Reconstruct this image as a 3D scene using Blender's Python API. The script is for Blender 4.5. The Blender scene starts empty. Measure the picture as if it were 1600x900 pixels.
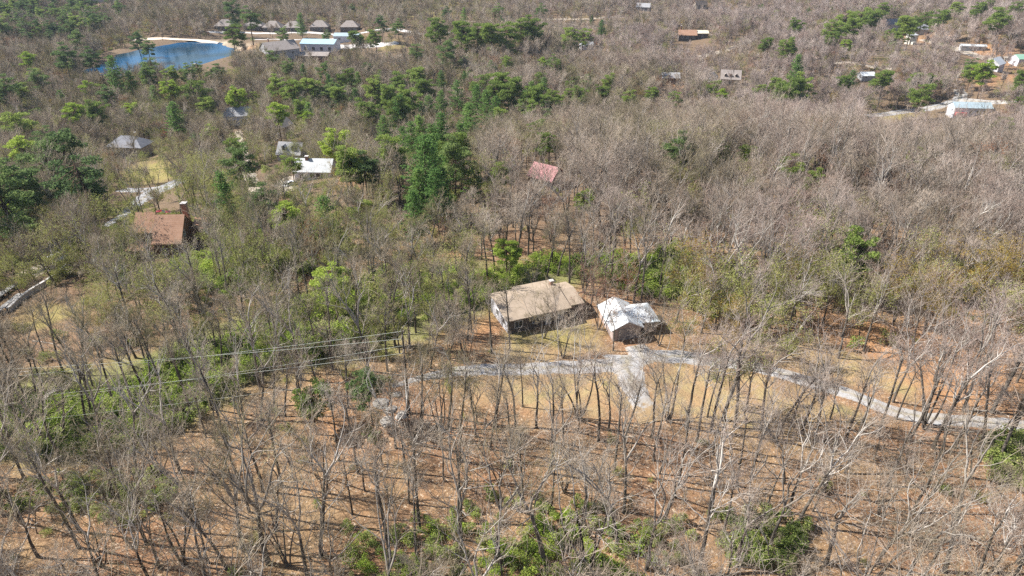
import bpy, bmesh, math, random
import numpy as np
from mathutils import Vector, Matrix, noise as mnoise

R = math.radians
random.seed(7)
rng = np.random.default_rng(7)
scene = bpy.context.scene
COL = scene.collection

# ------------------------------------------------------------------ camera, sky, sun, exposure
CAM_Z, PITCH, FPX = 60.0, R(29.0), 1067.0
cam_d = bpy.data.cameras.new("camera")
cam_d.sensor_width = 36.0
cam_d.lens = 36.0 * FPX / 1600.0
cam_d.clip_start, cam_d.clip_end = 0.5, 6000
cam = bpy.data.objects.new("camera", cam_d)
COL.objects.link(cam)
cam.location = (0, 0, CAM_Z)
cam.rotation_euler = (R(90) - PITCH, 0, 0)
scene.camera = cam

SUN_EL = R(44)
SUN_AZ = math.atan2(-1.0, 0.22)            # clockwise from +Y: the sun stands to the left, a little beyond
to_sun = Vector((math.sin(SUN_AZ) * math.cos(SUN_EL), math.cos(SUN_AZ) * math.cos(SUN_EL), math.sin(SUN_EL)))
world = bpy.data.worlds.new("World")
scene.world = world
world.use_nodes = True
wn = world.node_tree
wn.nodes.clear()
w_out = wn.nodes.new("ShaderNodeOutputWorld")
w_bg = wn.nodes.new("ShaderNodeBackground")
w_sky = wn.nodes.new("ShaderNodeTexSky")
w_sky.sky_type = 'NISHITA'
w_sky.sun_disc = False
w_sky.sun_elevation = SUN_EL
w_sky.sun_rotation = SUN_AZ % (2 * math.pi)
w_bg.inputs[1].default_value = 0.072
wn.links.new(w_sky.outputs[0], w_bg.inputs[0])
wn.links.new(w_bg.outputs[0], w_out.inputs[0])

sun_d = bpy.data.lights.new("sun", 'SUN')
sun_d.energy = 5.0
sun_d.angle = R(0.5)
sun_d.color = (1.0, 0.952, 0.885)
sun = bpy.data.objects.new("sun", sun_d)
COL.objects.link(sun)
sun.rotation_euler = to_sun.to_track_quat('Z', 'Y').to_euler()

vs = scene.view_settings
vs.view_transform = 'Standard'
vs.look = 'None'
vs.gamma = 1.0
vs.use_curve_mapping = False
vs.exposure = 1.17

# ------------------------------------------------------------------ terrain
LAKE_Z = -26.0
LAKE_C = (-228.0, 473.0)
def smooth(v, a, b):
    t = np.clip((v - a) / (b - a), 0, 1)
    return t * t * (3 - 2 * t)
def lake_r(x, y):
    "radius in lake units: below 1 is water"
    dx, dy = x - LAKE_C[0], y - LAKE_C[1]
    th = np.arctan2(dy, dx)
    wob = 1 + .07 * np.sin(3 * th + 1.0) + .05 * np.sin(5 * th) + .03 * np.sin(9 * th + 2)
    return np.sqrt((dx / 38.0) ** 2 + (dy / 57.0) ** 2) / wob
def height(x, y):
    x = np.asarray(x, float); y = np.asarray(y, float)
    z = -0.0009 * np.minimum(x + 5, 0) ** 2
    z = np.maximum(z, -9 - .004 * np.abs(x))
    z = z - 0.00045 * np.clip(x - 35, 0, 120) ** 2
    z = z + 4.5 * np.exp(-((y - 148) / 36) ** 2) * smooth(x, -5, 80)
    start = 160 - 30 * (1 - smooth(x, -160, 40))
    z = z - (26 + np.minimum(z, 0) * .8) * smooth(y, start, start + 150)
    z = z + 38 * smooth(y, 640, 1050) + 30 * smooth(y, 1000, 1700)
    z = z + 9 * smooth(x, 120, 380) * smooth(y, 230, 420)
    amp = .25 + 2.9 * smooth(y, 165, 330)
    z = z + amp * (np.sin(x * .031 + y * .017) + .7 * np.sin(y * .041 - x * .023 + 1.3) + .5 * np.sin(x * .071 + 2))
    z = z + .16 * np.sin(x * .33 + 1.1 * np.sin(y * .21)) * np.sin(y * .29 + .7)
    near_lake = 1 - smooth(lake_r(x, y), 1.02, 1.75)
    z = z * (1 - near_lake) + (LAKE_Z + .9) * near_lake
    z = z - 3.2 * (1 - smooth(lake_r(x, y), .86, 1.06))
    return z
def hz(x, y):
    return float(height(x, y))
CP, SP = math.cos(PITCH), math.sin(PITCH)
def ray(px, py):
    u, v = (px - 800) / FPX, (py - 450) / FPX
    return np.array([u, CP - v * SP, -SP - v * CP])
_T = np.concatenate([np.arange(20, 300, .8), np.arange(300, 2200, 3.0)])
def at(px, py, dz=0.0):
    "the point where the ray through a photo pixel meets the ground raised by dz (z returned is the ground's)"
    d = ray(px, py)
    X, Y, Z = d[0] * _T, d[1] * _T, CAM_Z + d[2] * _T
    below = Z < height(X, Y) + dz
    i = int(np.argmax(below)) if below.any() else len(_T) - 1
    lo, hi = _T[max(i - 1, 0)], _T[i]
    for _ in range(18):
        m = .5 * (lo + hi)
        if CAM_Z + d[2] * m < hz(d[0] * m, d[1] * m) + dz: hi = m
        else: lo = m
    x, y = d[0] * hi, d[1] * hi
    return Vector((x, y, hz(x, y)))
def proj(x, y, z):
    zz = z - CAM_Z
    dep = y * CP - zz * SP
    return 800 + FPX * x / dep, 450 + FPX * (-zz * CP - y * SP) / dep, dep

# ------------------------------------------------------------------ materials
def new_mat(name):
    m = bpy.data.materials.new(name)
    m.use_nodes = True
    nt = m.node_tree
    nt.nodes.clear()
    out = nt.nodes.new("ShaderNodeOutputMaterial")
    return m, nt, out
def N(nt, kind, **kw):
    n = nt.nodes.new(kind)
    for k, v in kw.items():
        if k.startswith("i_"): n.inputs[k[2:].replace("_", " ")].default_value = v
        else: setattr(n, k, v)
    return n
def rgba(c): return (c[0], c[1], c[2], 1.0)
def ramp(nt, fac, stops, interp='LINEAR'):
    r = nt.nodes.new("ShaderNodeValToRGB")
    r.color_ramp.interpolation = interp
    e = r.color_ramp.elements
    while len(e) < len(stops): e.new(.5)
    for el, (p, c) in zip(e, stops):
        el.position = p
        el.color = rgba(c)
    if fac is not None: nt.links.new(fac, r.inputs[0])
    return r.outputs[0]
def mix(nt, fac, a, b, mode='MIX'):
    n = nt.nodes.new("ShaderNodeMix")
    n.data_type = 'RGBA'
    n.blend_type = mode
    for sock, v in ((n.inputs[0], fac), (n.inputs[6], a), (n.inputs[7], b)):
        if isinstance(v, (int, float)): sock.default_value = v
        elif isinstance(v, tuple): sock.default_value = rgba(v)
        else: nt.links.new(v, sock)
    return n.outputs[2]
def noise_fac(nt, vec, scale, detail=4, rough=.6, out=0):
    n = N(nt, "ShaderNodeTexNoise")
    n.inputs["Scale"].default_value = scale
    n.inputs["Detail"].default_value = detail
    n.inputs["Roughness"].default_value = rough
    if vec is not None: nt.links.new(vec, n.inputs["Vector"])
    return n.outputs[out]
def math_n(nt, op, a, b=None, clamp=False):
    n = nt.nodes.new("ShaderNodeMath")
    n.operation = op
    n.use_clamp = clamp
    for s, v in zip(n.inputs, (a, b)):
        if v is None: continue
        if isinstance(v, (int, float)): s.default_value = v
        else: nt.links.new(v, s)
    return n.outputs[0]
def surf_mat(name, c1, c2, scale=1.0, rough=.8, detail=5, bump=0.0, c3=None, spec=.3, metal=0.0):
    "a worn surface: two or three colours mixed by noise"
    m, nt, out = new_mat(name)
    tc = N(nt, "ShaderNodeTexCoord")
    f = noise_fac(nt, tc.outputs["Object"], scale, detail)
    stops = [(.32, c1), (.68, c2)] if c3 is None else [(.28, c1), (.5, c2), (.72, c3)]
    col = ramp(nt, f, stops)
    b = N(nt, "ShaderNodeBsdfPrincipled")
    b.inputs["Roughness"].default_value = rough
    b.inputs["Specular IOR Level"].default_value = spec
    b.inputs["Metallic"].default_value = metal
    nt.links.new(col, b.inputs["Base Color"])
    if bump:
        bp = N(nt, "ShaderNodeBump")
        bp.inputs["Strength"].default_value = bump
        bp.inputs["Distance"].default_value = .1
        nt.links.new(f, bp.inputs["Height"])
        nt.links.new(bp.outputs[0], b.inputs["Normal"])
    nt.links.new(b.outputs[0], out.inputs[0])
    return m
def ribbed_mat(name, c1, c2, axis=0, period=.4, rough=.6, scale=.5, contrast=.12, spec=.3, stain=None):
    "boards, shingle courses or metal ribs running across one object axis"
    m, nt, out = new_mat(name)
    tc = N(nt, "ShaderNodeTexCoord")
    sx = N(nt, "ShaderNodeSeparateXYZ")
    nt.links.new(tc.outputs["Object"], sx.inputs[0])
    s = math_n(nt, 'FRACT', math_n(nt, 'MULTIPLY', sx.outputs[axis], 1 / period))
    line = math_n(nt, 'LESS_THAN', s, .14)
    f = noise_fac(nt, tc.outputs["Object"], scale, 6, .7)
    col = ramp(nt, f, [(.3, c1), (.7, c2)])
    if stain:
        f2 = noise_fac(nt, tc.outputs["Object"], .45, 5, .65)
        col = mix(nt, ramp(nt, f2, [(.52, (0, 0, 0)), (.66, (1, 1, 1))]), col, stain)
    dark = mix(nt, contrast, col, (0.02, 0.02, 0.02))
    col = mix(nt, line, col, dark)
    b = N(nt, "ShaderNodeBsdfPrincipled")
    b.inputs["Roughness"].default_value = rough
    b.inputs["Specular IOR Level"].default_value = spec
    nt.links.new(col, b.inputs["Base Color"])
    nt.links.new(b.outputs[0], out.inputs[0])
    return m
def leaf_mat(name, stops, trans=.35, patch=.9):
    "foliage: the hue differs from tree to tree and from clump to clump"
    m, nt, out = new_mat(name)
    oi = N(nt, "ShaderNodeObjectInfo")
    geo = N(nt, "ShaderNodeNewGeometry")
    f = noise_fac(nt, geo.outputs["Position"], patch, 3, .6)
    v = math_n(nt, 'ADD', math_n(nt, 'MULTIPLY', oi.outputs["Random"], .6), math_n(nt, 'MULTIPLY', math_n(nt, 'SUBTRACT', f, .3), .9))
    v2 = math_n(nt, 'ADD', v, math_n(nt, 'MULTIPLY', math_n(nt, 'SUBTRACT', geo.outputs["Random Per Island"], .5), .45), True)
    col = ramp(nt, v2, stops)
    d = N(nt, "ShaderNodeBsdfDiffuse")
    t = N(nt, "ShaderNodeBsdfTranslucent")
    ms = N(nt, "ShaderNodeMixShader")
    ms.inputs[0].default_value = trans
    nt.links.new(col, d.inputs[0]); nt.links.new(col, t.inputs[0])
    nt.links.new(d.outputs[0], ms.inputs[1]); nt.links.new(t.outputs[0], ms.inputs[2])
    nt.links.new(ms.outputs[0], out.inputs[0])
    return m
def bark_mat(name, stops, scale=1.2, tree=.62):
    m, nt, out = new_mat(name)
    oi = N(nt, "ShaderNodeObjectInfo")
    geo = N(nt, "ShaderNodeNewGeometry")
    f = noise_fac(nt, geo.outputs["Position"], scale, 4, .65)
    v = math_n(nt, 'ADD', math_n(nt, 'MULTIPLY', oi.outputs["Random"], tree), math_n(nt, 'MULTIPLY', math_n(nt, 'SUBTRACT', f, .3), 1.5 - tree), True)
    col = ramp(nt, v, stops)
    d = N(nt, "ShaderNodeBsdfDiffuse")
    nt.links.new(col, d.inputs[0])
    nt.links.new(d.outputs[0], out.inputs[0])
    return m

M = {}
M['trunk'] = bark_mat("dark_bark", [(0, (.06, .05, .042)), (.5, (.10, .087, .073)), (1, (.18, .16, .135))])
M['limb'] = bark_mat("pale_limb_bark", [(0, (.15, .13, .11)), (.5, (.31, .28, .245)), (1, (.56, .525, .48))], .5)
def twig_mat():
    "stands of olive brown trees, and of pinkish grey ones that grow more to the right"
    m, nt, out = new_mat("twig_bark")
    oi = N(nt, "ShaderNodeObjectInfo"); geo = N(nt, "ShaderNodeNewGeometry")
    f = noise_fac(nt, geo.outputs["Position"], .04, 3, .6)
    v = math_n(nt, 'ADD', math_n(nt, 'MULTIPLY', oi.outputs["Random"], .5), math_n(nt, 'MULTIPLY', math_n(nt, 'SUBTRACT', f, .34), 1.6), True)
    olive = ramp(nt, v, [(0, (.13, .115, .065)), (.25, (.23, .205, .11)), (.45, (.31, .25, .18)), (.62, (.43, .37, .295)), (.8, (.24, .175, .13)), (1, (.52, .46, .38))])
    pink = ramp(nt, v, [(0, (.15, .12, .10)), (.3, (.33, .26, .225)), (.5, (.45, .38, .34)), (.7, (.28, .20, .17)), (1, (.56, .50, .45))])
    sx = N(nt, "ShaderNodeSeparateXYZ"); nt.links.new(geo.outputs["Position"], sx.inputs[0])
    f2 = noise_fac(nt, geo.outputs["Position"], .011, 3, .6)
    k = math_n(nt, 'ADD', math_n(nt, 'MULTIPLY', sx.outputs[0], .007), math_n(nt, 'ADD', math_n(nt, 'MULTIPLY', math_n(nt, 'SUBTRACT', f2, .5), 4.0), .12), True)
    d = N(nt, "ShaderNodeBsdfDiffuse")
    nt.links.new(mix(nt, k, olive, pink), d.inputs[0]); nt.links.new(d.outputs[0], out.inputs[0])
    return m
M['twig'] = twig_mat()
M['pine_trunk'] = bark_mat("pine_bark", [(0, (.06, .042, .03)), (1, (.16, .11, .08))])
M['pine'] = leaf_mat("pine_needles", [(0, (.11, .16, .045)), (.5, (.21, .285, .07)), (1, (.34, .40, .11))], .5)
M['dark_pine'] = leaf_mat("dark_pine_needles", [(0, (.075, .12, .055)), (.5, (.14, .205, .075)), (1, (.23, .29, .10))], .5)
M['white_pine'] = leaf_mat("white_pine_needles", [(0, (.07, .145, .045)), (.5, (.145, .25, .07)), (1, (.26, .36, .10))], .5)
M['bright'] = leaf_mat("bright_leaves", [(0, (.18, .26, .04)), (.5, (.30, .40, .07)), (1, (.42, .49, .11))], .4)
M['laurel'] = leaf_mat("laurel_leaves", [(0, (.12, .165, .05)), (.4, (.22, .28, .075)), (.7, (.32, .37, .11)), (1, (.42, .43, .17))], .4)
M['olive'] = leaf_mat("young_olive_leaves", [(0, (.20, .215, .07)), (.5, (.30, .32, .10)), (1, (.40, .38, .15))], .4)
M['yellow'] = leaf_mat("yellow_buds", [(0, (.24, .17, .04)), (.5, (.32, .23, .05)), (1, (.36, .29, .08))], .4)
M['rust'] = leaf_mat("rust_buds", [(0, (.25, .10, .05)), (.5, (.33, .15, .075)), (1, (.38, .20, .11))], .4)
M['pinkbud'] = leaf_mat("pink_buds", [(0, (.23, .11, .085)), (.5, (.32, .18, .14)), (1, (.36, .24, .19))], .4)

# ------------------------------------------------------------------ mesh helpers
class MB:
    "collects shapes and links them as one mesh object"
    def __init__(s): s.v, s.f, s.m = [], [], []
    def quad(s, a, b, c, d, mi=0):
        n = len(s.v); s.v += [a, b, c, d]; s.f.append((n, n + 1, n + 2, n + 3)); s.m.append(mi)
    def poly(s, pts, mi=0):
        n = len(s.v); s.v += list(pts); s.f.append(tuple(range(n, n + len(pts)))); s.m.append(mi)
    def box(s, x0, x1, y0, y1, z0, z1, mi=0):
        n = len(s.v)
        s.v += [(x0, y0, z0), (x1, y0, z0), (x1, y1, z0), (x0, y1, z0), (x0, y0, z1), (x1, y0, z1), (x1, y1, z1), (x0, y1, z1)]
        for q in ((0, 3, 2, 1), (4, 5, 6, 7), (0, 1, 5, 4), (1, 2, 6, 5), (2, 3, 7, 6), (3, 0, 4, 7)):
            s.f.append(tuple(n + i for i in q)); s.m.append(mi)
    def slab(s, pts, th, mi=0):
        "a polygon given thickness downwards"
        n, k = len(s.v), len(pts)
        s.v += [tuple(p) for p in pts] + [(p[0], p[1], p[2] - th) for p in pts]
        s.f.append(tuple(n + i for i in range(k))); s.m.append(mi)
        s.f.append(tuple(n + k + i for i in reversed(range(k)))); s.m.append(mi)
        for i in range(k):
            j = (i + 1) % k
            s.f.append((n + j, n + i, n + k + i, n + k + j)); s.m.append(mi)
    def tube(s, pts, radii, sides, mi=0, cap=True):
        n0 = len(s.v)
        k = len(pts)
        for i, p in enumerate(pts):
            a = pts[max(i - 1, 0)]; b = pts[min(i + 1, k - 1)]
            d = (b - a)
            if d.length < 1e-9: d = Vector((0, 0, 1))
            d.normalize()
            u = d.cross(Vector((1, 0, 0)) if abs(d.x) < .8 else Vector((0, 1, 0))).normalized()
            w = d.cross(u)
            for j in range(sides):
                t = 2 * math.pi * j / sides
                q = p + (u * math.cos(t) + w * math.sin(t)) * radii[i]
                s.v.append((q.x, q.y, q.z))
        for i in range(k - 1):
            for j in range(sides):
                j2 = (j + 1) % sides
                s.f.append((n0 + i * sides + j, n0 + i * sides + j2, n0 + (i + 1) * sides + j2, n0 + (i + 1) * sides + j)); s.m.append(mi)
        if cap and sides > 3:
            s.f.append(tuple(n0 + (k - 1) * sides + j for j in range(sides))); s.m.append(mi)
    def mesh(s, name, mats, smooth=False):
        me = bpy.data.meshes.new(name)
        me.from_pydata(s.v, [], s.f)
        for m in (mats if isinstance(mats, (list, tuple)) else [mats]): me.materials.append(m)
        if any(s.m): me.polygons.foreach_set("material_index", s.m)
        if smooth: me.polygons.foreach_set("use_smooth", [True] * len(s.f))
        me.update()
        return me
    def build(s, name, mats, parent=None, smooth=False):
        return link(name, s.mesh(name, mats, smooth), parent)
def link(name, me, parent=None):
    o = bpy.data.objects.new(name, me)
    COL.objects.link(o)
    if parent is not None: o.parent = parent
    return o
def tag(o, label=None, cat=None, group=None, kind=None):
    for k, v in (('label', label), ('category', cat), ('group', group), ('kind', kind)):
        if v: o[k] = v
    return o
def empty(name, loc=(0, 0, 0), rz=0.0, sc=1.0):
    o = bpy.data.objects.new(name, None)
    o.empty_display_size = .5
    COL.objects.link(o)
    o.location = loc
    o.rotation_euler = (0, 0, rz)
    o.scale = (sc, sc, sc)
    return o

# ------------------------------------------------------------------ ground sheet with its masks
def in_poly(X, Y, poly):
    inside = np.zeros(X.shape, bool)
    n = len(poly)
    for i in range(n):
        x0, y0 = poly[i]; x1, y1 = poly[(i + 1) % n]
        c = ((y0 > Y) != (y1 > Y)) & (X < (x1 - x0) * (Y - y0) / ((y1 - y0) or 1e-9) + x0)
        inside ^= c
    return inside
def poly_dist(X, Y, poly):
    "signed distance: positive inside"
    d = np.full(X.shape, 1e9)
    n = len(poly)
    for i in range(n):
        x0, y0 = poly[i]; x1, y1 = poly[(i + 1) % n]
        ex, ey = x1 - x0, y1 - y0
        t = np.clip(((X - x0) * ex + (Y - y0) * ey) / (ex * ex + ey * ey + 1e-9), 0, 1)
        d = np.minimum(d, np.hypot(X - x0 - t * ex, Y - y0 - t * ey))
    return np.where(in_poly(X, Y, poly), d, -d)
def gpoly(px): return [tuple(at(a, b)[:2]) for a, b in px]

LAWNS = [gpoly(p) for p in (
    [(770, 545), (800, 520), (925, 500), (950, 545), (900, 562), (800, 566)],
    [(690, 598), (860, 575), (972, 575), (1000, 652), (880, 640), (760, 625)],
    [(1005, 566), (1130, 575), (1250, 606), (1400, 655), (1280, 668), (1100, 655), (1020, 645)],
    [(1060, 545), (1140, 555), (1260, 585), (1420, 630), (1470, 600), (1300, 535), (1130, 522)])]
YELLOW = [gpoly(p) for p in (
    [(182, 268), (235, 245), (290, 255), (262, 283), (200, 290)],
    [(18, 505), (45, 478), (120, 474), (110, 498), (40, 520)],
    [(405, 80), (415, 66), (434, 65), (430, 80)],
    [(640, 28), (690, 2), (725, 2), (715, 26)],
    [(580, 64), (640, 58), (660, 70), (600, 74)],
    [(1250, 178), (1380, 188), (1480, 190), (1470, 180), (1390, 176)],
    [(1480, 192), (1560, 196), (1570, 188), (1490, 184)],
    [(800, 520), (870, 505), (925, 500), (930, 530), (860, 545), (800, 545)])]
CLAY = [gpoly(p) for p in (
    [(500, 640), (540, 625), (560, 670), (545, 700), (500, 690)],
    [(1500, 66), (1590, 60), (1600, 110), (1540, 100)],
    [(1040, 130), (1090, 128), (1085, 142), (1045, 142)],
    [(1360, 56), (1400, 54), (1398, 64), (1365, 64)],
    [(1420, 58), (1480, 52), (1490, 62), (1430, 70)],
    [(1160, 175), (1230, 178), (1220, 190), (1165, 188)],
    [(1500, 125), (1600, 118), (1600, 128), (1520, 140)],
    [(330, 86), (392, 82), (396, 70), (382, 66), (365, 92)],
    [(470, 260), (480, 250), (560, 290), (540, 300)],
    [(700, 525), (772, 488), (776, 515), (720, 545)],
    [(1230, 470), (1400, 500), (1600, 470), (1600, 640), (1480, 640), (1330, 540)],
    [(215, 16), (262, 12), (270, 28), (225, 30)],
    [(400, 300), (440, 310), (430, 345), (395, 330)])]

def axis(fine, lim, lo, hi):
    "grid lines: fine inside lim, coarser away from it"
    out = list(np.arange(lim[0], lim[1] + 1e-6, fine))
    s, v = fine, lim[1]
    while v < hi:
        s = min(s * 1.06, 22); v += s; out.append(v)
    s, v = fine, lim[0]
    while v > lo:
        s = min(s * 1.06, 22); v -= s; out.insert(0, v)
    return np.array(out)
gx = axis(.9, (-85, 85), -1800, 1800)
gy = axis(.9, (40, 125), -60, 2300)
GX, GY = np.meshgrid(gx, gy)
GZ = height(GX, GY)
nx, ny = len(gx), len(gy)
me = bpy.data.meshes.new("ground")
verts = np.stack([GX.ravel(), GY.ravel(), GZ.ravel()], 1)
ii = np.arange(nx * ny).reshape(ny, nx)
quads = np.stack([ii[:-1, :-1], ii[:-1, 1:], ii[1:, 1:], ii[1:, :-1]], -1).reshape(-1, 4)
me.vertices.add(len(verts)); me.vertices.foreach_set("co", verts.ravel())
me.loops.add(quads.size); me.loops.foreach_set("vertex_index", quads.ravel())
me.polygons.add(len(quads)); me.polygons.foreach_set("loop_start", np.arange(0, quads.size, 4)); me.polygons.foreach_set("loop_total", np.full(len(quads), 4))
me.polygons.foreach_set("use_smooth", np.ones(len(quads), bool))
me.update(); me.validate()
wob = .9 * np.sin(GX * .9 + 2 * np.sin(GY * .5)) + .7 * np.sin(GY * 1.1 + GX * .37)
def mask(polys, soft=1.8):
    m = np.zeros(GX.shape)
    for p in polys: m = np.maximum(m, smooth(poly_dist(GX, GY, p) + wob, -soft, soft))
    return m
mk_lawn, mk_yel, mk_clay = mask(LAWNS, 3), mask(YELLOW, 4), mask(CLAY, 4)
sand = (1 - smooth(lake_r(GX, GY), 1.04, 1.22)) * smooth(GY, 485, 510) * smooth(GX, -245, -232)
cols = np.stack([mk_lawn, mk_yel, mk_clay, np.clip(sand, 0, 1)], -1).reshape(-1, 4)
attr = me.color_attributes.new("cover", 'FLOAT_COLOR', 'POINT')
attr.data.foreach_set("color", cols.astype(np.float32).ravel())
duff = smooth(GY, 108, 150) * .85 + smooth(-GX, 20, 60) * smooth(GY, 70, 95) * .5
VAL = gpoly([(-60, 735), (-60, 600), (200, 560), (420, 470), (620, 415), (1100, 395), (1090, 470), (930, 440), (760, 500), (600, 560), (420, 590), (250, 690), (100, 725)])
at3 = me.attributes.new("herbs", 'FLOAT', 'POINT')
at3.data.foreach_set("value", mask([VAL], 4).astype(np.float32).ravel())
at2 = me.attributes.new("duff", 'FLOAT', 'POINT')
at2.data.foreach_set("value", np.clip(duff, 0, .9).astype(np.float32).ravel())

gm, nt, out = new_mat("forest_floor")
tc = N(nt, "ShaderNodeTexCoord")
P = tc.outputs["Object"]
n_big = noise_fac(nt, P, .045, 4, .6)
n_mid = noise_fac(nt, P, .35, 5, .65)
n_fine = noise_fac(nt, P, 2.6, 6, .75)
vor = N(nt, "ShaderNodeTexVoronoi"); vor.inputs["Scale"].default_value = 4.6
nt.links.new(P, vor.inputs["Vector"])
leafc = N(nt, "ShaderNodeSeparateColor"); nt.links.new(vor.outputs["Color"], leafc.inputs[0])
litter = ramp(nt, leafc.outputs[0], [(0, (.12, .068, .04)), (.35, (.225, .128, .072)), (.7, (.315, .19, .112)), (1, (.39, .275, .175))])
litter = mix(nt, ramp(nt, n_mid, [(.42, (0, 0, 0)), (.62, (1, 1, 1))]), litter, (.29, .16, .088))
litter = mix(nt, ramp(nt, n_fine, [(.52, (0, 0, 0)), (.72, (.8, .8, .8))]), litter, (.13, .085, .055))
n_drift = noise_fac(nt, P, .16, 5, .7)
litter = mix(nt, ramp(nt, n_big, [(.45, (0, 0, 0)), (.62, (.6, .6, .6))]), litter, (.31, .225, .12))
litter = mix(nt, ramp(nt, n_drift, [(.52, (0, 0, 0)), (.64, (.75, .75, .75))]), litter, (.16, .10, .062))
litter = mix(nt, ramp(nt, n_drift, [(.30, (.7, .7, .7)), (.42, (0, 0, 0))]), litter, (.38, .25, .145))
litter = mix(nt, math_n(nt, 'GREATER_THAN', leafc.outputs[1], .95), litter, (.43, .33, .235))
grass = ramp(nt, n_fine, [(.3, (.22, .175, .085)), (.55, (.36, .28, .15)), (.75, (.27, .25, .10))])
grass = mix(nt, ramp(nt, n_mid, [(.38, (0, 0, 0)), (.66, (.85, .85, .85))]), grass, (.37, .235, .13))
yel = ramp(nt, n_fine, [(.3, (.16, .155, .05)), (.6, (.31, .25, .10)), (.8, (.20, .20, .07))])
clay = ramp(nt, n_fine, [(.3, (.36, .18, .085)), (.6, (.47, .27, .14)), (.8, (.42, .30, .18))])
sandc = ramp(nt, n_fine, [(.3, (.52, .42, .30)), (.7, (.66, .57, .44))])
at_n = N(nt, "ShaderNodeAttribute", attribute_name="cover")
sep = N(nt, "ShaderNodeSeparateColor"); nt.links.new(at_n.outputs["Color"], sep.inputs[0])
brk = math_n(nt, 'MULTIPLY', math_n(nt, 'SUBTRACT', n_mid, .5), 1.6)
def edge(s): return math_n(nt, 'MULTIPLY', s, math_n(nt, 'ADD', math_n(nt, 'ADD', s, brk), .25, True), True)
at_d = N(nt, "ShaderNodeAttribute", attribute_name="duff")
duffc = ramp(nt, n_fine, [(.3, (.085, .062, .042)), (.55, (.165, .12, .08)), (.75, (.15, .125, .07))])
litter = mix(nt, at_d.outputs["Fac"], litter, duffc)
grass = mix(nt, ramp(nt, n_drift, [(.5, (0, 0, 0)), (.62, (.7, .7, .7))]), grass, (.25, .165, .095))
grass = mix(nt, ramp(nt, n_drift, [(.33, (.6, .6, .6)), (.45, (0, 0, 0))]), grass, (.22, .22, .085))
at_h = N(nt, "ShaderNodeAttribute", attribute_name="herbs")
herbs = ramp(nt, n_fine, [(.3, (.10, .12, .04)), (.55, (.20, .225, .075)), (.75, (.26, .215, .11))])
litter = mix(nt, math_n(nt, 'MULTIPLY', edge(at_h.outputs["Fac"]), .8), litter, herbs)
c = mix(nt, edge(sep.outputs[0]), litter, grass)
c = mix(nt, math_n(nt, 'MULTIPLY', edge(sep.outputs[2]), .75), c, clay)
yel = mix(nt, ramp(nt, n_drift, [(.5, (0, 0, 0)), (.62, (.7, .7, .7))]), yel, (.26, .18, .09))
c = mix(nt, edge(sep.outputs[1]), c, yel)
c = mix(nt, at_n.outputs["Alpha"], c, sandc)
b = N(nt, "ShaderNodeBsdfPrincipled")
b.inputs["Roughness"].default_value = .95
b.inputs["Specular IOR Level"].default_value = .1
nt.links.new(c, b.inputs["Base Color"])
bp = N(nt, "ShaderNodeBump"); bp.inputs["Strength"].default_value = .8; bp.inputs["Distance"].default_value = .25
nt.links.new(math_n(nt, 'ADD', n_fine, math_n(nt, 'MULTIPLY', leafc.outputs[2], .4)), bp.inputs["Height"])
nt.links.new(bp.outputs[0], b.inputs["Normal"])
nt.links.new(b.outputs[0], out.inputs[0])
me.materials.append(gm)
tag(link("ground", me), "leaf covered forest floor under the whole wood", "ground", kind="structure")

# ------------------------------------------------------------------ lake
wm, nt, out = new_mat("lake_water")
b = N(nt, "ShaderNodeBsdfPrincipled")
tc = N(nt, "ShaderNodeTexCoord")
b.inputs["Roughness"].default_value = .10
b.inputs["IOR"].default_value = 1.33
b.inputs["Specular IOR Level"].default_value = .10
f = noise_fac(nt, tc.outputs["Object"], .03, 3, .5)
nt.links.new(ramp(nt, f, [(.35, (.003, .026, .045)), (.62, (.002, .062, .15))]), b.inputs["Base Color"])
n2 = N(nt, "ShaderNodeTexNoise"); n2.inputs["Scale"].default_value = .9; n2.inputs["Detail"].default_value = 4
nt.links.new(tc.outputs["Object"], n2.inputs["Vector"])
bp = N(nt, "ShaderNodeBump"); bp.inputs["Strength"].default_value = .10; bp.inputs["Distance"].default_value = .2
nt.links.new(n2.outputs[0], bp.inputs["Height"]); nt.links.new(bp.outputs[0], b.inputs["Normal"])
nt.links.new(b.outputs[0], out.inputs[0])
mb = MB()
def shore(r):
    pts = []
    for t in np.linspace(0, 2 * math.pi, 96, endpoint=False):
        lo_, hi_ = 5.0, 120.0
        for _ in range(30):
            m_ = (lo_ + hi_) / 2
            if float(lake_r(np.array(LAKE_C[0] + m_ * math.cos(t)), np.array(LAKE_C[1] + m_ * math.sin(t)))) < r: lo_ = m_
            else: hi_ = m_
        pts.append((LAKE_C[0] + lo_ * math.cos(t), LAKE_C[1] + lo_ * math.sin(t), LAKE_Z))
    return pts
mb.poly(shore(1.06))
tag(mb.build("lake", wm), "deep blue lake with a pale sandy far shore", "lake", kind="structure")

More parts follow.
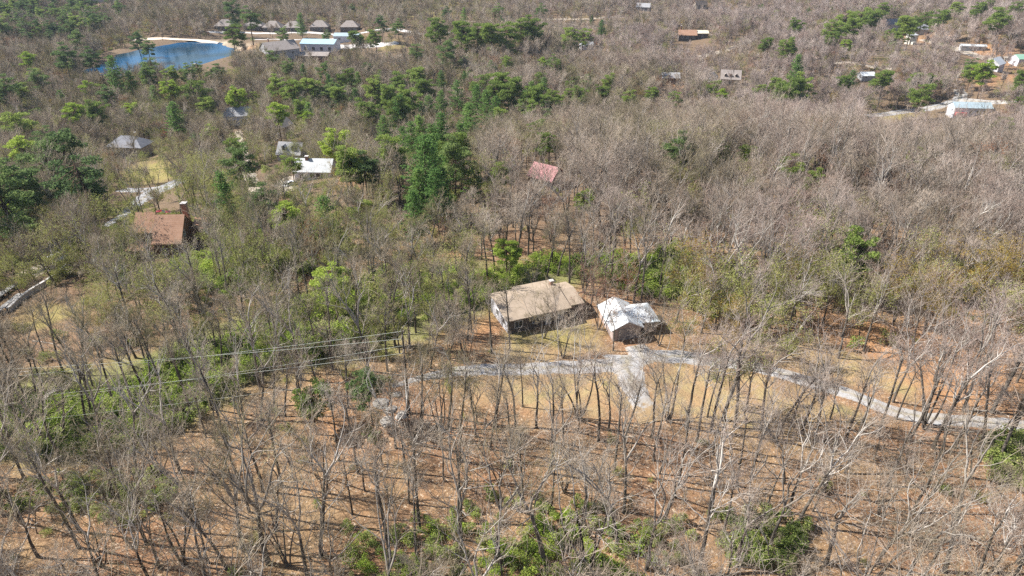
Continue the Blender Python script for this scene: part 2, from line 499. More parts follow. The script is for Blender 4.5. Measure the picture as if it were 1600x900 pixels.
# ------------------------------------------------------------------ roads, laid on the ground
def catmull(pts, step):
    P_ = [Vector(p) for p in pts]
    P_ = [P_[0] * 2 - P_[1]] + P_ + [P_[-1] * 2 - P_[-2]]
    out_ = []
    for i in range(1, len(P_) - 2):
        a, b_, c_, d_ = P_[i - 1:i + 3]
        n = max(2, int((c_ - b_).length / step))
        for k in range(n):
            t = k / n
            out_.append(.5 * ((2 * b_) + (c_ - a) * t + (2 * a - 5 * b_ + 4 * c_ - d_) * t * t + (3 * b_ - a - 3 * c_ + d_) * t ** 3))
    out_.append(P_[-2])
    return out_
ROADS = []
def road(name, px, width, mat, label, cat, fade=0, lift=.09, step=1.0, nw=6):
    line = catmull([Vector((*at(a, b_)[:2], 0)) for a, b_ in px], step)
    ws = width if isinstance(width, (list, tuple)) else [width] * 2
    mb = MB()
    rows = []
    for i, p in enumerate(line):
        d = (line[min(i + 1, len(line) - 1)] - line[max(i - 1, 0)]).normalized()
        nrm = Vector((-d.y, d.x, 0))
        t = i / (len(line) - 1)
        w = float(np.interp(t, np.linspace(0, 1, len(ws)), ws))
        wl = w * (.5 + .035 * math.sin(i * .5) + .03 * math.sin(i * 1.9 + 1) + random.uniform(-.03, .03))
        wr = w * (.5 + .035 * math.sin(i * .43 + 2) + .03 * math.sin(i * 1.7) + random.uniform(-.03, .03))
        row = []
        for k in range(nw + 1):
            s = k / nw
            q = p + nrm * (-wl + (wl + wr) * s)
            edge_drop = -.16 if k in (0, nw) else lift + .03 * math.sin(s * math.pi)
            row.append(len(mb.v)); mb.v.append((q.x, q.y, hz(q.x, q.y) + edge_drop))
        rows.append(row)
        ROADS.append((p.x, p.y, w * .5))
    ACROSS = np.tile(np.abs(np.linspace(-1, 1, nw + 1)), len(rows)).astype(np.float32)
    for q in range(fade):
        sl = slice((len(rows) - fade + q) * (nw + 1), (len(rows) - fade + q + 1) * (nw + 1)); ACROSS[sl] = np.maximum(ACROSS[sl], .55 + .75 * q / fade)
    for r0, r1 in zip(rows, rows[1:]):
        for k in range(nw):
            mb.f.append((r0[k], r0[k + 1], r1[k + 1], r1[k])); mb.m.append(0)
    o = mb.build(name, mat, smooth=True)
    a_ = o.data.attributes.new("across", 'FLOAT', 'POINT'); a_.data.foreach_set("value", ACROSS)
    return tag(o, label, cat, kind="structure")
def gravel_mat(name, c1, c2, c3, scale=4):
    m, nt, out = new_mat(name)
    tc = N(nt, "ShaderNodeTexCoord")
    f1 = noise_fac(nt, tc.outputs["Object"], scale, 6, .8)
    f2 = noise_fac(nt, tc.outputs["Object"], .35, 4, .6)
    col = ramp(nt, f1, [(.3, c1), (.65, c2)])
    col = mix(nt, ramp(nt, f2, [(.45, (0, 0, 0)), (.68, (.75, .75, .75))]), col, c3)
    ac = N(nt, "ShaderNodeAttribute", attribute_name="across")
    f3 = noise_fac(nt, tc.outputs["Object"], 1.3, 5, .7)
    rim = math_n(nt, 'ADD', ac.outputs["Fac"], math_n(nt, 'MULTIPLY', math_n(nt, 'SUBTRACT', f3, .5), 1.3))
    col = mix(nt, ramp(nt, rim, [(.72, (0, 0, 0)), (.98, (1, 1, 1))]), col, (.27, .19, .105))
    col = mix(nt, ramp(nt, rim, [(.0, (.7, .7, .7)), (.26, (0, 0, 0))]), col, (.26, .225, .15))
    b = N(nt, "ShaderNodeBsdfPrincipled"); b.inputs["Roughness"].default_value = .9
    b.inputs["Specular IOR Level"].default_value = .15
    nt.links.new(col, b.inputs["Base Color"])
    bp = N(nt, "ShaderNodeBump"); bp.inputs["Strength"].default_value = .4; bp.inputs["Distance"].default_value = .06
    nt.links.new(f1, bp.inputs["Height"]); nt.links.new(bp.outputs[0], b.inputs["Normal"])
    nt.links.new(b.outputs[0], out.inputs[0])
    return m
M['gravel'] = gravel_mat("pale_gravel", (.24, .235, .235), (.38, .375, .375), (.31, .275, .23), 2.2)
M['dirt_road'] = gravel_mat("dirt_track", (.29, .245, .20), (.43, .385, .335), (.36, .28, .21), 2.2)
M['asphalt'] = gravel_mat("worn_asphalt", (.23, .235, .255), (.345, .35, .37), (.30, .295, .29))
M['concrete'] = surf_mat("pale_concrete", (.42, .40, .385), (.55, .53, .51), .6, .85)
road("driveway", [(612, 605), (660, 590), (720, 580), (800, 577), (880, 574), (950, 571), (985, 566), (1010, 558), (1060, 557), (1110, 563), (1180, 574), (1250, 592), (1320, 614), (1390, 640), (1460, 655), (1540, 660), (1660, 668)], [.8, 3.6, 4.0, 4.4, 4.2, 3.6, 3.4, 3.4, 3.2], M['gravel'], "pale gravel driveway winding past the tan roofed house", "driveway")
road("driveway_spur", [(978, 556), (982, 575), (988, 595), (996, 618), (1008, 640), (1020, 660)], [8, 6, 5, 4.4, 4.2, 4.2], M['gravel'], "short gravel spur of the driveway running downhill", "driveway", fade=6, lift=.13)
road("parking_apron", [(992, 541), (998, 550), (1008, 562)], [3.5, 4.5, 4], M['gravel'], "pale gravel apron in front of the white roofed garage", "driveway", lift=.15)
road("asphalt_lane", [(285, 280), (262, 291), (235, 303), (215, 318), (195, 335), (170, 350), (140, 362), (100, 378), (60, 392)], [7, 9, 9, 7, 5, 5, 5, 5], M['asphalt'], "worn asphalt lane by the brown roofed cabin", "lane")
road("asphalt_turnaround", [(190, 297), (225, 297), (262, 293)], [6, 8, 8], M['asphalt'], "pale asphalt turnaround beside the yellow lawn", "lane", lift=.13)
road("gravel_lane", [(372, 205), (378, 230), (384, 255), (390, 275), (400, 300), (420, 320), (455, 345)], [3.5, 4, 4.5, 5, 5, 4, 3], M['dirt_road'], "pale gravel lane running down beside the grey roofed houses", "lane")
road("house_drive", [(452, 300), (445, 285), (462, 275)], [5, 7, 5], M['dirt_road'], "gravel drive of the white roofed house", "driveway", lift=.13)
road("gravel_lot", [(40, 432), (65, 420), (92, 410)], [9, 10, 7], M['dirt_road'], "gravel lot held up by the curved retaining wall", "lane")
road("gravel_street", [(1355, 182), (1400, 176), (1440, 172), (1475, 164), (1500, 158), (1545, 160), (1620, 160)], [7, 7, 7.5, 9, 8, 6, 6], M['gravel'], "pale gravel street leading to the long grey roofed house", "street", lift=.2, step=2)
road("upper_drive", [(1490, 165), (1500, 152), (1498, 140)], [6, 8, 6], M['gravel'], "gravel drive climbing from the street to the upper houses", "driveway", lift=.24, step=2)
road("hill_road", [(1040, 100), (1090, 90), (1130, 80), (1160, 68), (1200, 58)], 7, M['dirt_road'], "grey road climbing through the wood on the far slope", "road", lift=.25, step=3)
road("camp_road", [(325, 50), (380, 51), (440, 52), (500, 52), (560, 53), (650, 52), (720, 50)], [6, 7, 7, 7, 7, 5, 4], M['concrete'], "white road in front of the row of pavilions", "road", lift=.25, step=3)
road("camp_lower_road", [(395, 62), (440, 62), (480, 62), (530, 60), (560, 54)], 6, M['concrete'], "pale lower road above the lakeside lodge", "road", lift=.25, step=3)
road("camp_parking", [(520, 72), (560, 72), (600, 70), (620, 66)], [9, 12, 12, 8], M['concrete'], "white parking area beside the blue roofed hall", "parking", lift=.25, step=3)
road("far_track", [(725, 33), (790, 31), (850, 30), (920, 30), (980, 28)], 4, M['dirt_road'], "pale track across the far wood", "road", lift=.25, step=3)
road("far_drive", [(975, 42), (1010, 34), (1020, 24)], 4, M['dirt_road'], "pale drive below a far grey roofed house", "driveway", lift=.25, step=3)
road("slope_track", [(1290, 100), (1330, 98), (1370, 106), (1400, 108)], [4, 6, 5, 3], M['dirt_road'], "pale track above the small white shed", "road", lift=.25, step=3)
road("hill_lot", [(1440, 62), (1520, 86), (1560, 92), (1610, 92)], [4, 10, 14, 12], M['dirt_road'], "pale bare lot behind the white cottage", "lot", lift=.25, step=3)
road("shore_path", [(210, 62), (250, 60), (300, 62), (340, 68)], [5, 8, 7, 5], surf_mat("shore_sand", (.54, .45, .35), (.68, .60, .50), .4), "pale sandy path along the lake shore", "path", lift=.2, step=3)

# ------------------------------------------------------------------ buildings
M['tan_shingle'] = ribbed_mat("tan_shingles", (.27, .215, .16), (.37, .30, .235), 1, .32, .9, .8, .16, .1)
M['white_metal'] = ribbed_mat("white_metal_roof", (.52, .55, .575), (.60, .61, .615), 0, .45, .5, .35, .08, .3, stain=(.46, .53, .58))
M['grey_shingle'] = ribbed_mat("grey_shingles", (.25, .25, .26), (.36, .36, .37), 1, .35, .9, .8, .14, .1)
M['slate_shingle'] = ribbed_mat("slate_shingles", (.17, .175, .20), (.27, .275, .30), 1, .35, .9, .8, .14, .1)
M['pale_metal'] = ribbed_mat("pale_grey_metal", (.38, .40, .42), (.50, .51, .52), 0, .5, .5, .4, .10, .3)
M['red_metal'] = ribbed_mat("faded_red_metal", (.27, .09, .095), (.35, .155, .155), 0, .5, .55, .4, .12, .3)
M['brown_shingle'] = ribbed_mat("brown_shingles", (.30, .17, .11), (.40, .25, .175), 1, .32, .9, .7, .18, .1)
M['taupe_shingle'] = ribbed_mat("taupe_shingles", (.23, .20, .18), (.33, .29, .27), 1, .4, .9, .7, .1, .1)
M['blue_metal'] = ribbed_mat("blue_metal", (.28, .42, .50), (.36, .50, .57), 0, .8, .5, .3, .12, .3)
M['ltblue_metal'] = ribbed_mat("pale_blue_metal", (.26, .34, .38), (.36, .43, .46), 0, .8, .5, .3, .08, .3)
M['green_metal'] = ribbed_mat("green_metal", (.18, .33, .25), (.24, .40, .31), 0, .8, .5, .3, .08, .3)
M['white_siding'] = ribbed_mat("white_siding", (.52, .52, .57), (.63, .63, .67), 2, .22, .7, .6, .12, .2)
M['grey_siding'] = ribbed_mat("grey_siding", (.30, .30, .31), (.40, .40, .41), 2, .22, .8, .6, .14, .2)
M['brown_siding'] = ribbed_mat("brown_log_wall", (.10, .055, .035), (.16, .09, .06), 2, .28, .85, .6, .25, .1)
M['tan_siding'] = ribbed_mat("tan_siding", (.36, .30, .24), (.46, .40, .33), 2, .22, .8, .6, .14, .2)
M['dark_wood'] = surf_mat("dark_wood", (.07, .057, .05), (.13, .105, .09), 2, .85)
M['deck_wood'] = ribbed_mat("deck_boards", (.10, .085, .075), (.17, .145, .125), 0, .15, .85, .6, .3, .1)
M['rail_wood'] = surf_mat("pale_rail_wood", (.50, .40, .26), (.62, .52, .36), 1, .8)
M['brick'] = surf_mat("chimney_brick", (.18, .09, .06), (.28, .15, .11), 3, .9)
M['white_trim'] = surf_mat("white_trim", (.66, .66, .66), (.78, .78, .77), 1, .6)
M['garage_door'] = ribbed_mat("garage_door", (.22, .20, .195), (.30, .275, .265), 2, .5, .6, .8, .25, .2)
gl, nt, out = new_mat("window_glass")
b = N(nt, "ShaderNodeBsdfPrincipled"); b.inputs["Base Color"].default_value = (.03, .035, .045, 1); b.inputs["Roughness"].default_value = .08
nt.links.new(b.outputs[0], out.inputs[0]); M['glass'] = gl

VIEW = []          # (rectangle, nearest y, share of trees left out)
KEEP = []          # photo rectangles in which no scattered tree may stand in front of a building
FOOT = []          # footprints (x, y, radius) kept free of trees
def gable_roof(mb, x0, x1, y0, y1, ze, zr, oh=.4, th=.18, ymid=None, og=.35):
    "ridge along x"
    ym = (y0 + y1) / 2 if ymid is None else ymid
    s0 = (zr - ze) / (ym - y0); s1 = (zr - ze) / (y1 - ym)
    mb.slab([(x0 - og, y0 - oh, ze - oh * s0 + th), (x1 + og, y0 - oh, ze - oh * s0 + th), (x1 + og, ym, zr + th), (x0 - og, ym, zr + th)], th)
    mb.slab([(x0 - og, ym, zr + th + .004), (x1 + og, ym, zr + th + .004), (x1 + og, y1 + oh, ze - oh * s1 + th), (x0 - og, y1 + oh, ze - oh * s1 + th)], th)
def gable_wall(mb, x0, x1, y0, y1, z0, ze, zr, ymid=None):
    ym = (y0 + y1) / 2 if ymid is None else ymid
    for x in (x0, x1):
        p = [(x, y0, z0), (x, y1, z0), (x, y1, ze), (x, ym, zr), (x, y0, ze)]
        mb.poly(p if x == x1 else p[::-1])
    mb.poly([(x0, y0, z0), (x1, y0, z0), (x1, y0, ze), (x0, y0, ze)])
    mb.poly([(x1, y1, z0), (x0, y1, z0), (x0, y1, ze), (x1, y1, ze)])
def hip_roof(mb, x0, x1, y0, y1, ze, zr, oh=.5, th=.15, inset=None):
    x0 -= oh; x1 += oh; y0 -= oh; y1 += oh
    ym = (y0 + y1) / 2
    ins = (y1 - y0) / 2 if inset is None else inset
    a, b_, c_, d_ = (x0, y0, ze), (x1, y0, ze), (x1, y1, ze), (x0, y1, ze)
    r0, r1 = (x0 + ins, ym, zr), (x1 - ins, ym, zr)
    mb.poly([a, b_, r1, r0]); mb.poly([b_, c_, r1]); mb.poly([c_, d_, r0, r1]); mb.poly([d_, a, r0])
    lo = [(p[0], p[1], ze - th) for p in (a, b_, c_, d_)]
    hi = [a, b_, c_, d_]
    for i in range(4):
        j = (i + 1) % 4
        mb.poly([hi[j], hi[i], lo[i], lo[j]])
    mb.poly(lo[::-1])
def window(parent, x, y, z, w, h, face='y', out_=-1, frame=True, mat=None):
    "a window part with a frame sub-part on a wall facing -y / +y / -x / +x"
    mb = MB(); fr = MB()
    t = .06
    if face == 'y':
        ya, yb = sorted((y, y + out_ * .03))
        mb.box(x - w / 2, x + w / 2, ya, yb, z, z + h)
        ya, yb = sorted((y + out_ * .002, y + out_ * .08))
        for bx in ((x - w / 2 - t, x - w / 2, z - t, z + h + t), (x + w / 2, x + w / 2 + t, z - t, z + h + t), (x - w / 2, x + w / 2, z + h, z + h + t), (x - w / 2, x + w / 2, z - t, z), (x - .025, x + .025, z, z + h)):
            fr.box(bx[0], bx[1], ya, yb, bx[2], bx[3])
    else:
        xa, xb = sorted((x, x + out_ * .03))
        mb.box(xa, xb, y - w / 2, y + w / 2, z, z + h)
        xa, xb = sorted((x + out_ * .002, x + out_ * .08))
        for bx in ((y - w / 2 - t, y - w / 2, z - t, z + h + t), (y + w / 2, y + w / 2 + t, z - t, z + h + t), (y - w / 2, y + w / 2, z + h, z + h + t), (y - w / 2, y + w / 2, z - t, z), (y - .025, y + .025, z, z + h)):
            fr.box(xa, xb, bx[0], bx[1], bx[2], bx[3])
    o = mb.build("window", M['glass'], parent)
    if frame: fr.build("frame", mat or M['white_trim'], o)
    return o
def chimney(parent, x, y, z0, z1, w=.8, mat=None):
    mb = MB(); mb.box(x - w / 2, x + w / 2, y - w / 2, y + w / 2, z0, z1)
    o = mb.build("chimney", mat or M['brick'], parent)
    mb = MB(); mb.box(x - w / 2 - .12, x + w / 2 + .12, y - w / 2 - .12, y + w / 2 + .12, z1 + .002, z1 + .14)
    mb.build("cap", M['concrete'], o)
    return o
def house(name, label, cat, px, w, d, h, rise, rot, wall, roof, hip=False, wins=(), chim=None, door=None, group=None, keep=None, dormers=(), porch=None, pt=None, inset=None):
    "a house of four walls and a gable or hip roof; origin at the middle of its front wall's foot, front facing -y"
    p = pt or at(*px)
    r = R(rot)
    c_, s_ = math.cos(r), math.sin(r)
    zs = [hz(p.x + lx * c_ - ly * s_, p.y + lx * s_ + ly * c_) for lx in (-w / 2, w / 2) for ly in (0, d)]
    base = (max(zs) * .6 + min(zs) * .4)
    root = empty(name, (p.x, p.y, base), r)
    tag(root, label, cat, group)
    mb = MB()
    if hip: mb.box(-w / 2, w / 2, 0, d, -2.5, h)
    else: gable_wall(mb, -w / 2, w / 2, 0, d, -2.5, h, h + rise)
    mb.build("wall", wall, root)
    mb = MB()
    if hip: hip_roof(mb, -w / 2, w / 2, 0, d, h + .02, h + rise, inset=inset)
    else: gable_roof(mb, -w / 2, w / 2, 0, d, h, h + rise)
    rf = mb.build("roof", roof, root)
    for (x, z, ww, hh) in wins: window(root, x, 0, z, ww, hh)
    if not hip:
        window(root, -w / 2, d * .35, 1.0, 1.0, 1.2, 'x', -1); window(root, w / 2, d * .35, 1.0, 1.0, 1.2, 'x', 1)
    if chim: chimney(rf, *chim)
    if door is not None:
        mb = MB(); mb.box(door - .5, door + .5, -.05, .02, .1, 2.15)
        o = mb.build("door", M['dark_wood'], root)
        mb = MB(); mb.box(door + .32, door + .40, -.09, -.052, 1.05, 1.13); mb.build("handle", M['white_trim'], o)
    sl = rise / (d / 2)
    for dx in dormers:
        y0 = .9; z0 = h + sl * y0
        mb = MB()
        dw, dh = 1.3, 1.3
        mb.box(dx - dw / 2, dx + dw / 2, y0, y0 + 2.0, z0 - .3, z0 + dh)
        o = mb.build("dormer", wall, root)
        mb = MB()
        zt = z0 + dh
        mb.slab([(dx - dw / 2 - .2, y0 - .2, zt), (dx, y0 - .2, zt + .75), (dx, y0 + 2.5, zt + .75), (dx - dw / 2 - .2, y0 + 2.2, zt)], .1)
        mb.slab([(dx, y0 - .2, zt + .754), (dx + dw / 2 + .2, y0 - .2, zt), (dx + dw / 2 + .2, y0 + 2.2, zt), (dx, y0 + 2.5, zt + .754)], .1)
        mb.build("dormer_roof", roof, o)
        mb = MB(); mb.box(dx - .4, dx + .4, y0 - .03, y0 - .002, z0 + .25, z0 + dh - .1); mb.build("window", M['glass'], o)
    if porch:
        x0, x1, dep, zt = porch
        mb = MB(); mb.box(x0, x1, -dep, -.004, -.4, .05); mb.build("porch_floor", M['deck_wood'], root)
        mb = MB(); mb.slab([(x0 - .2, -dep - .3, zt - .5), (x1 + .2, -dep - .3, zt - .5), (x1 + .2, -.45, zt), (x0 - .2, -.45, zt)], .12); mb.build("porch_roof", roof, root)
        for k in range(4):
            xx = x0 + .15 + (x1 - x0 - .3) * k / 3
            mb = MB(); mb.box(xx - .07, xx + .07, -dep + .02, -dep + .16, .052, zt - .62); mb.build("post", M['white_trim'], root)
    FOOT.append((p.x - s_ * d / 2, p.y + c_ * d / 2, math.hypot(w, d) / 2 + 1.5))
    if keep: KEEP.append((keep, p.y - 1))
    return root

def lean_roof(mb, x0, x1, y0, ym, y1, z0, zr, z1, oh=.4, th=.18, og=.35):
    s0 = (zr - z0) / (ym - y0)
    mb.slab([(x0 - og, y0 - oh, z0 - oh * s0 + th), (x1 + og, y0 - oh, z0 - oh * s0 + th), (x1 + og, ym, zr + th), (x0 - og, ym, zr + th)], th)
    mb.slab([(x0 - og, ym, zr + th + .004), (x1 + og, ym, zr + th + .004), (x1 + og, y1 + oh, z1 + th), (x0 - og, y1 + oh, z1 + th)], th)
def lean_wall(mb, x0, x1, y0, ym, y1, z0, ze, zr, z1):
    for x in (x0, x1):
        p = [(x, y0, z0), (x, y1, z0), (x, y1, z1), (x, ym, zr), (x, y0, ze)]
        mb.poly(p if x == x1 else p[::-1])
    mb.poly([(x0, y0, z0), (x1, y0, z0), (x1, y0, ze), (x0, y0, ze)])
    mb.poly([(x1, y1, z0), (x0, y1, z0), (x0, y1, z1), (x1, y1, z1)])
# --- the tan roofed house in the clearing: three roof sections on one long body
p0 = at(794, 522)
hx = empty("tan_roofed_house", (p0.x, p0.y, p0.z), R(22))
tag(hx, "long low house with tan shingle roof and pale grey end wall beside the clearing", "house")
FOOT.append((p0.x + 5, p0.y + 7, 9)); KEEP.append(((768, 432, 915, 520), p0.y - 1))
mb = MB()
for (x0, x1, y0, ym, y1, ze, zr, z1) in ((0, 3.996, 0, 5.6, 7.9, 2.5, 3.4, 3.0), (4.0, 11.2, .35, 5.2, 8.2, 2.5, 3.65, 3.2), (11.204, 13.6, 1.0, 4.8, 7.4, 2.4, 3.2, 2.7)):
    lean_wall(mb, x0, x1, y0, ym, y1, -1.5, ze, zr, z1)
mb.build("wall", ribbed_mat("pale_grey_boards", (.40, .40, .43), (.50, .50, .53), 2, .22, .7, .6, .14, .2), hx)
mb = MB()
lean_roof(mb, 0, 3.6, 0, 5.6, 7.9, 2.5, 3.4, 3.0, .4)
mb.build("roof", M['tan_shingle'], hx)
mb = MB()
lean_roof(mb, 4.05, 11.1, .35, 5.2, 8.2, 2.5, 3.65, 3.2, .5, og=.1)
rf = mb.build("roof", M['tan_shingle'], hx)
chimney(rf, 10.5, 6.4, 3.0, 4.4, .5)
mb = MB()
lean_roof(mb, 11.6, 13.6, 1.0, 4.8, 7.4, 2.4, 3.2, 2.7, .4)
mb.build("roof", M['tan_shingle'], hx)
mb = MB()
for (x0, x1, y) in ((.0, 3.95, -.02), (4.04, 11.16, .32), (11.24, 13.58, .98)): mb.box(x0, x1, y - .03, y, -1.2, 2.3)
mb.build("dark_front", M['dark_wood'], hx)
for x, w in ((1.8, 1.3), (5.0, 1.2), (9.2, 1.4)): window(hx, x, -.052 if x < 3 else .288, .9, w, 1.2)
mb = MB(); mb.box(6.7, 7.7, .22, .286, .05, 2.1); o = mb.build("door", M['white_trim'], hx)
mb = MB(); mb.box(7.5, 7.58, .17, .218, 1.0, 1.08); mb.build("handle", M['dark_wood'], o)
for y in (1.8, 4.6): window(hx, 0, y, .9, 1.0, 1.2, 'x', -1)
for y in (.06, 7.84):
    mb = MB(); mb.box(-.06, -.002, y - .08, y + .08, -.6, 2.45); mb.build("corner_board", M['dark_wood'], hx)

# --- the white metal roofed garage: front gable with a hipped wing
p0 = at(957, 533)
g = empty("garage", (p0.x, p0.y, p0.z), R(10))
tag(g, "garage with a weathered white metal roof of two wings at the gravel apron", "garage")
FOOT.append((p0.x + 4, p0.y + 4.5, 7)); KEEP.append(((925, 458, 1034, 520), p0.y - 1))
mb = MB()
# front-facing gable block: ridge along y
gx0, gx1, gl_, ze, zr = 0.0, 4.6, 7.2, 2.35, 3.55
for y in (0.0, gl_):
    p = [(gx0, y, -1), (gx1, y, -1), (gx1, y, ze), (2.3, y, zr), (gx0, y, ze)]
    mb.poly(p if y == 0 else p[::-1])
mb.poly([(gx0, gl_, -1), (gx0, 0, -1), (gx0, 0, ze), (gx0, gl_, ze)])
mb.poly([(gx1, 0, -1), (gx1, gl_, -1), (gx1, gl_, ze), (gx1, 0, ze)])
mb.box(4.604, 7.7, 1.5, 6.6, -1, 2.2)
mb.build("wall", ribbed_mat("brown_grey_boards", (.30, .245, .23), (.42, .35, .325), 2, .25, .85, .7, .2, .1), g)
mb = MB()
s_ = (zr - ze) / 2.3
mb.slab([(-.5, -.55, ze - .5 * s_ + .15), (2.3, -.55, zr + .15), (2.3, gl_ + .4, zr + .15), (-.5, gl_ + .4, ze - .5 * s_ + .15)], .14)
mb.slab([(2.3, -.55, zr + .154), (5.0, -.55, ze - .4 * s_ + .15), (5.0, gl_ + .4, ze - .4 * s_ + .15), (2.3, gl_ + .4, zr + .154)], .14)
mb.build("roof", M['white_metal'], g)
mb = MB()
a, b_, c_, d_ = (3.3, 1.0, 2.22), (8.2, 1.0, 2.22), (8.2, 7.0, 2.22), (3.3, 7.0, 2.22)
r0, r1 = (2.8, 4.0, 3.45), (5.9, 4.0, 3.45)
mb.poly([a, b_, r1, r0]); mb.poly([b_, c_, r1]); mb.poly([c_, d_, r0, r1])
for u, w in ((a, b_), (b_, c_), (c_, d_)):
    mb.poly([w, u, (u[0], u[1], 2.06), (w[0], w[1], 2.06)])
mb.poly([(3.3, 7.0, 2.06), (8.2, 7.0, 2.06), (8.2, 1.0, 2.06), (3.3, 1.0, 2.06)])
mb.build("wing_roof", M['white_metal'], g)
mb = MB(); mb.box(.8, 3.8, -.06, -.002, -.2, 2.1); o = mb.build("garage_door", M['garage_door'], g)
mb = MB(); mb.box(2.3, 2.7, -.1, -.062, .7, .78); mb.build("handle", M['dark_wood'], o)
mb = MB(); mb.box(5.0, 5.9, 1.44, 1.498, -.2, 1.9); mb.build("door", M['dark_wood'], g)
window(g, 6.8, 1.5, .7, 1.0, .9)
window(g, 0, 4, .9, 1.1, 1.1, 'x', -1)

# --- the brown roofed cabin with chimney and deck
p0 = at(246, 404)
cb = empty("cabin", (p0.x, p0.y, p0.z), R(2))
tag(cb, "dark log cabin with steep brown shingle roofs, chimney and wooden deck", "cabin")
FOOT.append((p0.x + 3, p0.y + 4, 10)); KEEP.append(((212, 330, 288, 366), p0.y - 2))
mb = MB()
gable_wall(mb, 0, 5.7, 0, 8.4, -3, 3.7, 8.0)
gable_wall(mb, -5.8, -2.2, 5.0, 10.6, -3, 4.2, 7.1)
mb.box(-2.19, -.004, 5.4, 9.6, -3, 3.6)
mb.box(-6.0, -1.0, .4, 4.99, -3, 1.8)
mb.build("wall", M['brown_siding'], cb)
mb = MB(); gable_roof(mb, 0, 5.7, 0, 8.4, 3.7, 8.0, .4, .2, og=.2)
rf = mb.build("roof", M['brown_shingle'], cb)
chimney(rf, 5.0, 6.9, 3.5, 9.6, 1.0)
mb = MB(); gable_roof(mb, -5.8, -2.2, 5.0, 10.6, 4.2, 7.1, .5, .2, og=.3)
mb.build("roof", M['brown_shingle'], cb)
mb = MB(); mb.slab([(-6.2, .0, 1.85), (-2.4, .0, 1.85), (-2.4, 2.2, 2.4), (-6.2, 2.2, 2.4)], .15); mb.build("porch_roof", M['brown_shingle'], cb)
mb = MB(); mb.slab([(6.4, 5.5, 5.2), (9.4, 5.5, 5.0), (9.0, 7.6, 6.0), (6.4, 7.6, 6.2)], .15); mb.build("side_roof", M['brown_shingle'], cb)
mb = MB(); mb.box(5.75, 9.2, 4.6, 7.9, -3, 4.7); mb.build("side_wall", M['brown_siding'], cb)
mb = MB(); mb.box(6.05, 11.2, -1.2, 4.55, .55, .75)
dk = mb.build("deck", M['deck_wood'], cb)
for q in ((6.3, -1.0), (8.7, -1.0), (11.0, -1.0), (11.0, 1.6), (11.0, 4.3)):
    mb = MB(); mb.box(q[0] - .09, q[0] + .09, q[1] - .09, q[1] + .09, -3.5, 1.75); mb.build("post", M['dark_wood'], dk)
mb = MB(); mb.box(6.1, 11.1, -1.1, -1.02, 1.6, 1.7); mb.box(11.02, 11.1, -1.02, 4.4, 1.6, 1.7); mb.box(6.1, 11.1, -1.1, -1.04, 1.15, 1.2); mb.build("railing", M['rail_wood'], dk)
window(cb, 2.0, 0, .9, 1.3, 1.4); window(cb, 4.2, 0, .9, 1.3, 1.4); window(cb, 0, 2.4, 4.2, .9, 1.1, 'x', -1); window(cb, 5.7, 2.3, 4.2, 1.0, 1.2, 'x', 1)
mb = MB(); mb.box(-4.2, -3.2, .34, .398, -.5, 1.4); mb.build("door", M['dark_wood'], cb)

# --- the other houses
house("grey_roofed_house", "house with dark grey shingle roof and two dormers just behind the white roofed one", "house", (452, 252), 8.5, 7, 3, 3.2, -8, M['grey_siding'], M['grey_shingle'], dormers=(-1.8, 1.6), wins=((-2.5, .9, 1, 1.2), (2.5, .9, 1, 1.2)), keep=(432, 226, 470, 250))
house("white_roofed_house", "house with pale grey metal roof at the end of the gravel drive", "house", (489, 281), 10, 7, 2.8, 2.4, -3, M['white_siding'], M['pale_metal'], wins=((-3, .9, 1.2, 1.2), (0, .9, 1.2, 1.2), (3, .9, 1.2, 1.2)), door=1.6, chim=(-2, 3.2, 4.5, 6), keep=(464, 248, 513, 272))
house("slate_roofed_house", "large house with blue grey hip roof above the yellow lawn", "house", (197, 245), 15, 9, 4.2, 3.6, -6, M['tan_siding'], M['slate_shingle'], hip=True, wins=((-5, 1, 1.3, 1.4), (-2, 1, 1.3, 1.4), (2, 1, 1.3, 1.4), (5, 1, 1.3, 1.4)), chim=(2, 6.5, 5.5, 8.6), keep=(162, 204, 234, 230), door=0.2)
house("white_house", "white walled house half hidden under the round pine by the lane", "house", (372, 196), 13, 9, 4, 3, 12, M['white_siding'], M['grey_shingle'], wins=((-4, 1, 1.2, 1.4), (-1, 1, 1.2, 1.4), (3, 1, 1.4, 1.4)), keep=(345, 158, 395, 190))
house("brown_gabled_house", "tall house with brown gable roof behind a slim pine", "house", (452, 214), 7, 8, 5, 3.2, 70, M['tan_siding'], M['taupe_shingle'], wins=((-2, 1, 1, 1.3), (2, 1, 1, 1.3)), keep=(444, 182, 466, 212))
house("red_roofed_house", "small house with faded red metal roof alone in the bare wood", "house", (843, 292), 7.0, 5.8, 2.4, 2.4, -38, M['brown_siding'], M['red_metal'], wins=((-2, .9, 1, 1.2), (2, .9, 1, 1.2)), keep=(829, 265, 857, 277))
house("gabled_house", "beige house with steep brown gable roofs on the middle slope", "house", (1140, 134), 11, 9, 4, 4.2, -14, M['tan_siding'], M['taupe_shingle'], wins=((-3.5, 1, 1.2, 1.4), (0, 1, 1.2, 1.4), (3.5, 1, 1.2, 1.4)), dormers=(-3, 0, 3), keep=(1128, 108, 1162, 132))
house("white_cottage", "small white gabled cottage next to the beige gabled house", "cottage", (1119, 128), 5, 6, 3, 2.6, 62, M['white_siding'], M['grey_shingle'], wins=((-1.2, .9, .9, 1.1),), keep=(1110, 113, 1127, 128))
house("dark_red_house", "house with rusty red roof and cream side wing on the far slope", "house", (1074, 63), 13, 8, 3.2, 3, -3, M['dark_wood'], M['brown_shingle'], wins=((-4, .9, 1.4, 1.4), (0, .9, 1.4, 1.4), (4, .9, 1.4, 1.4)), chim=(-4.6, 5, 5, 9), keep=(1060, 46, 1105, 64))
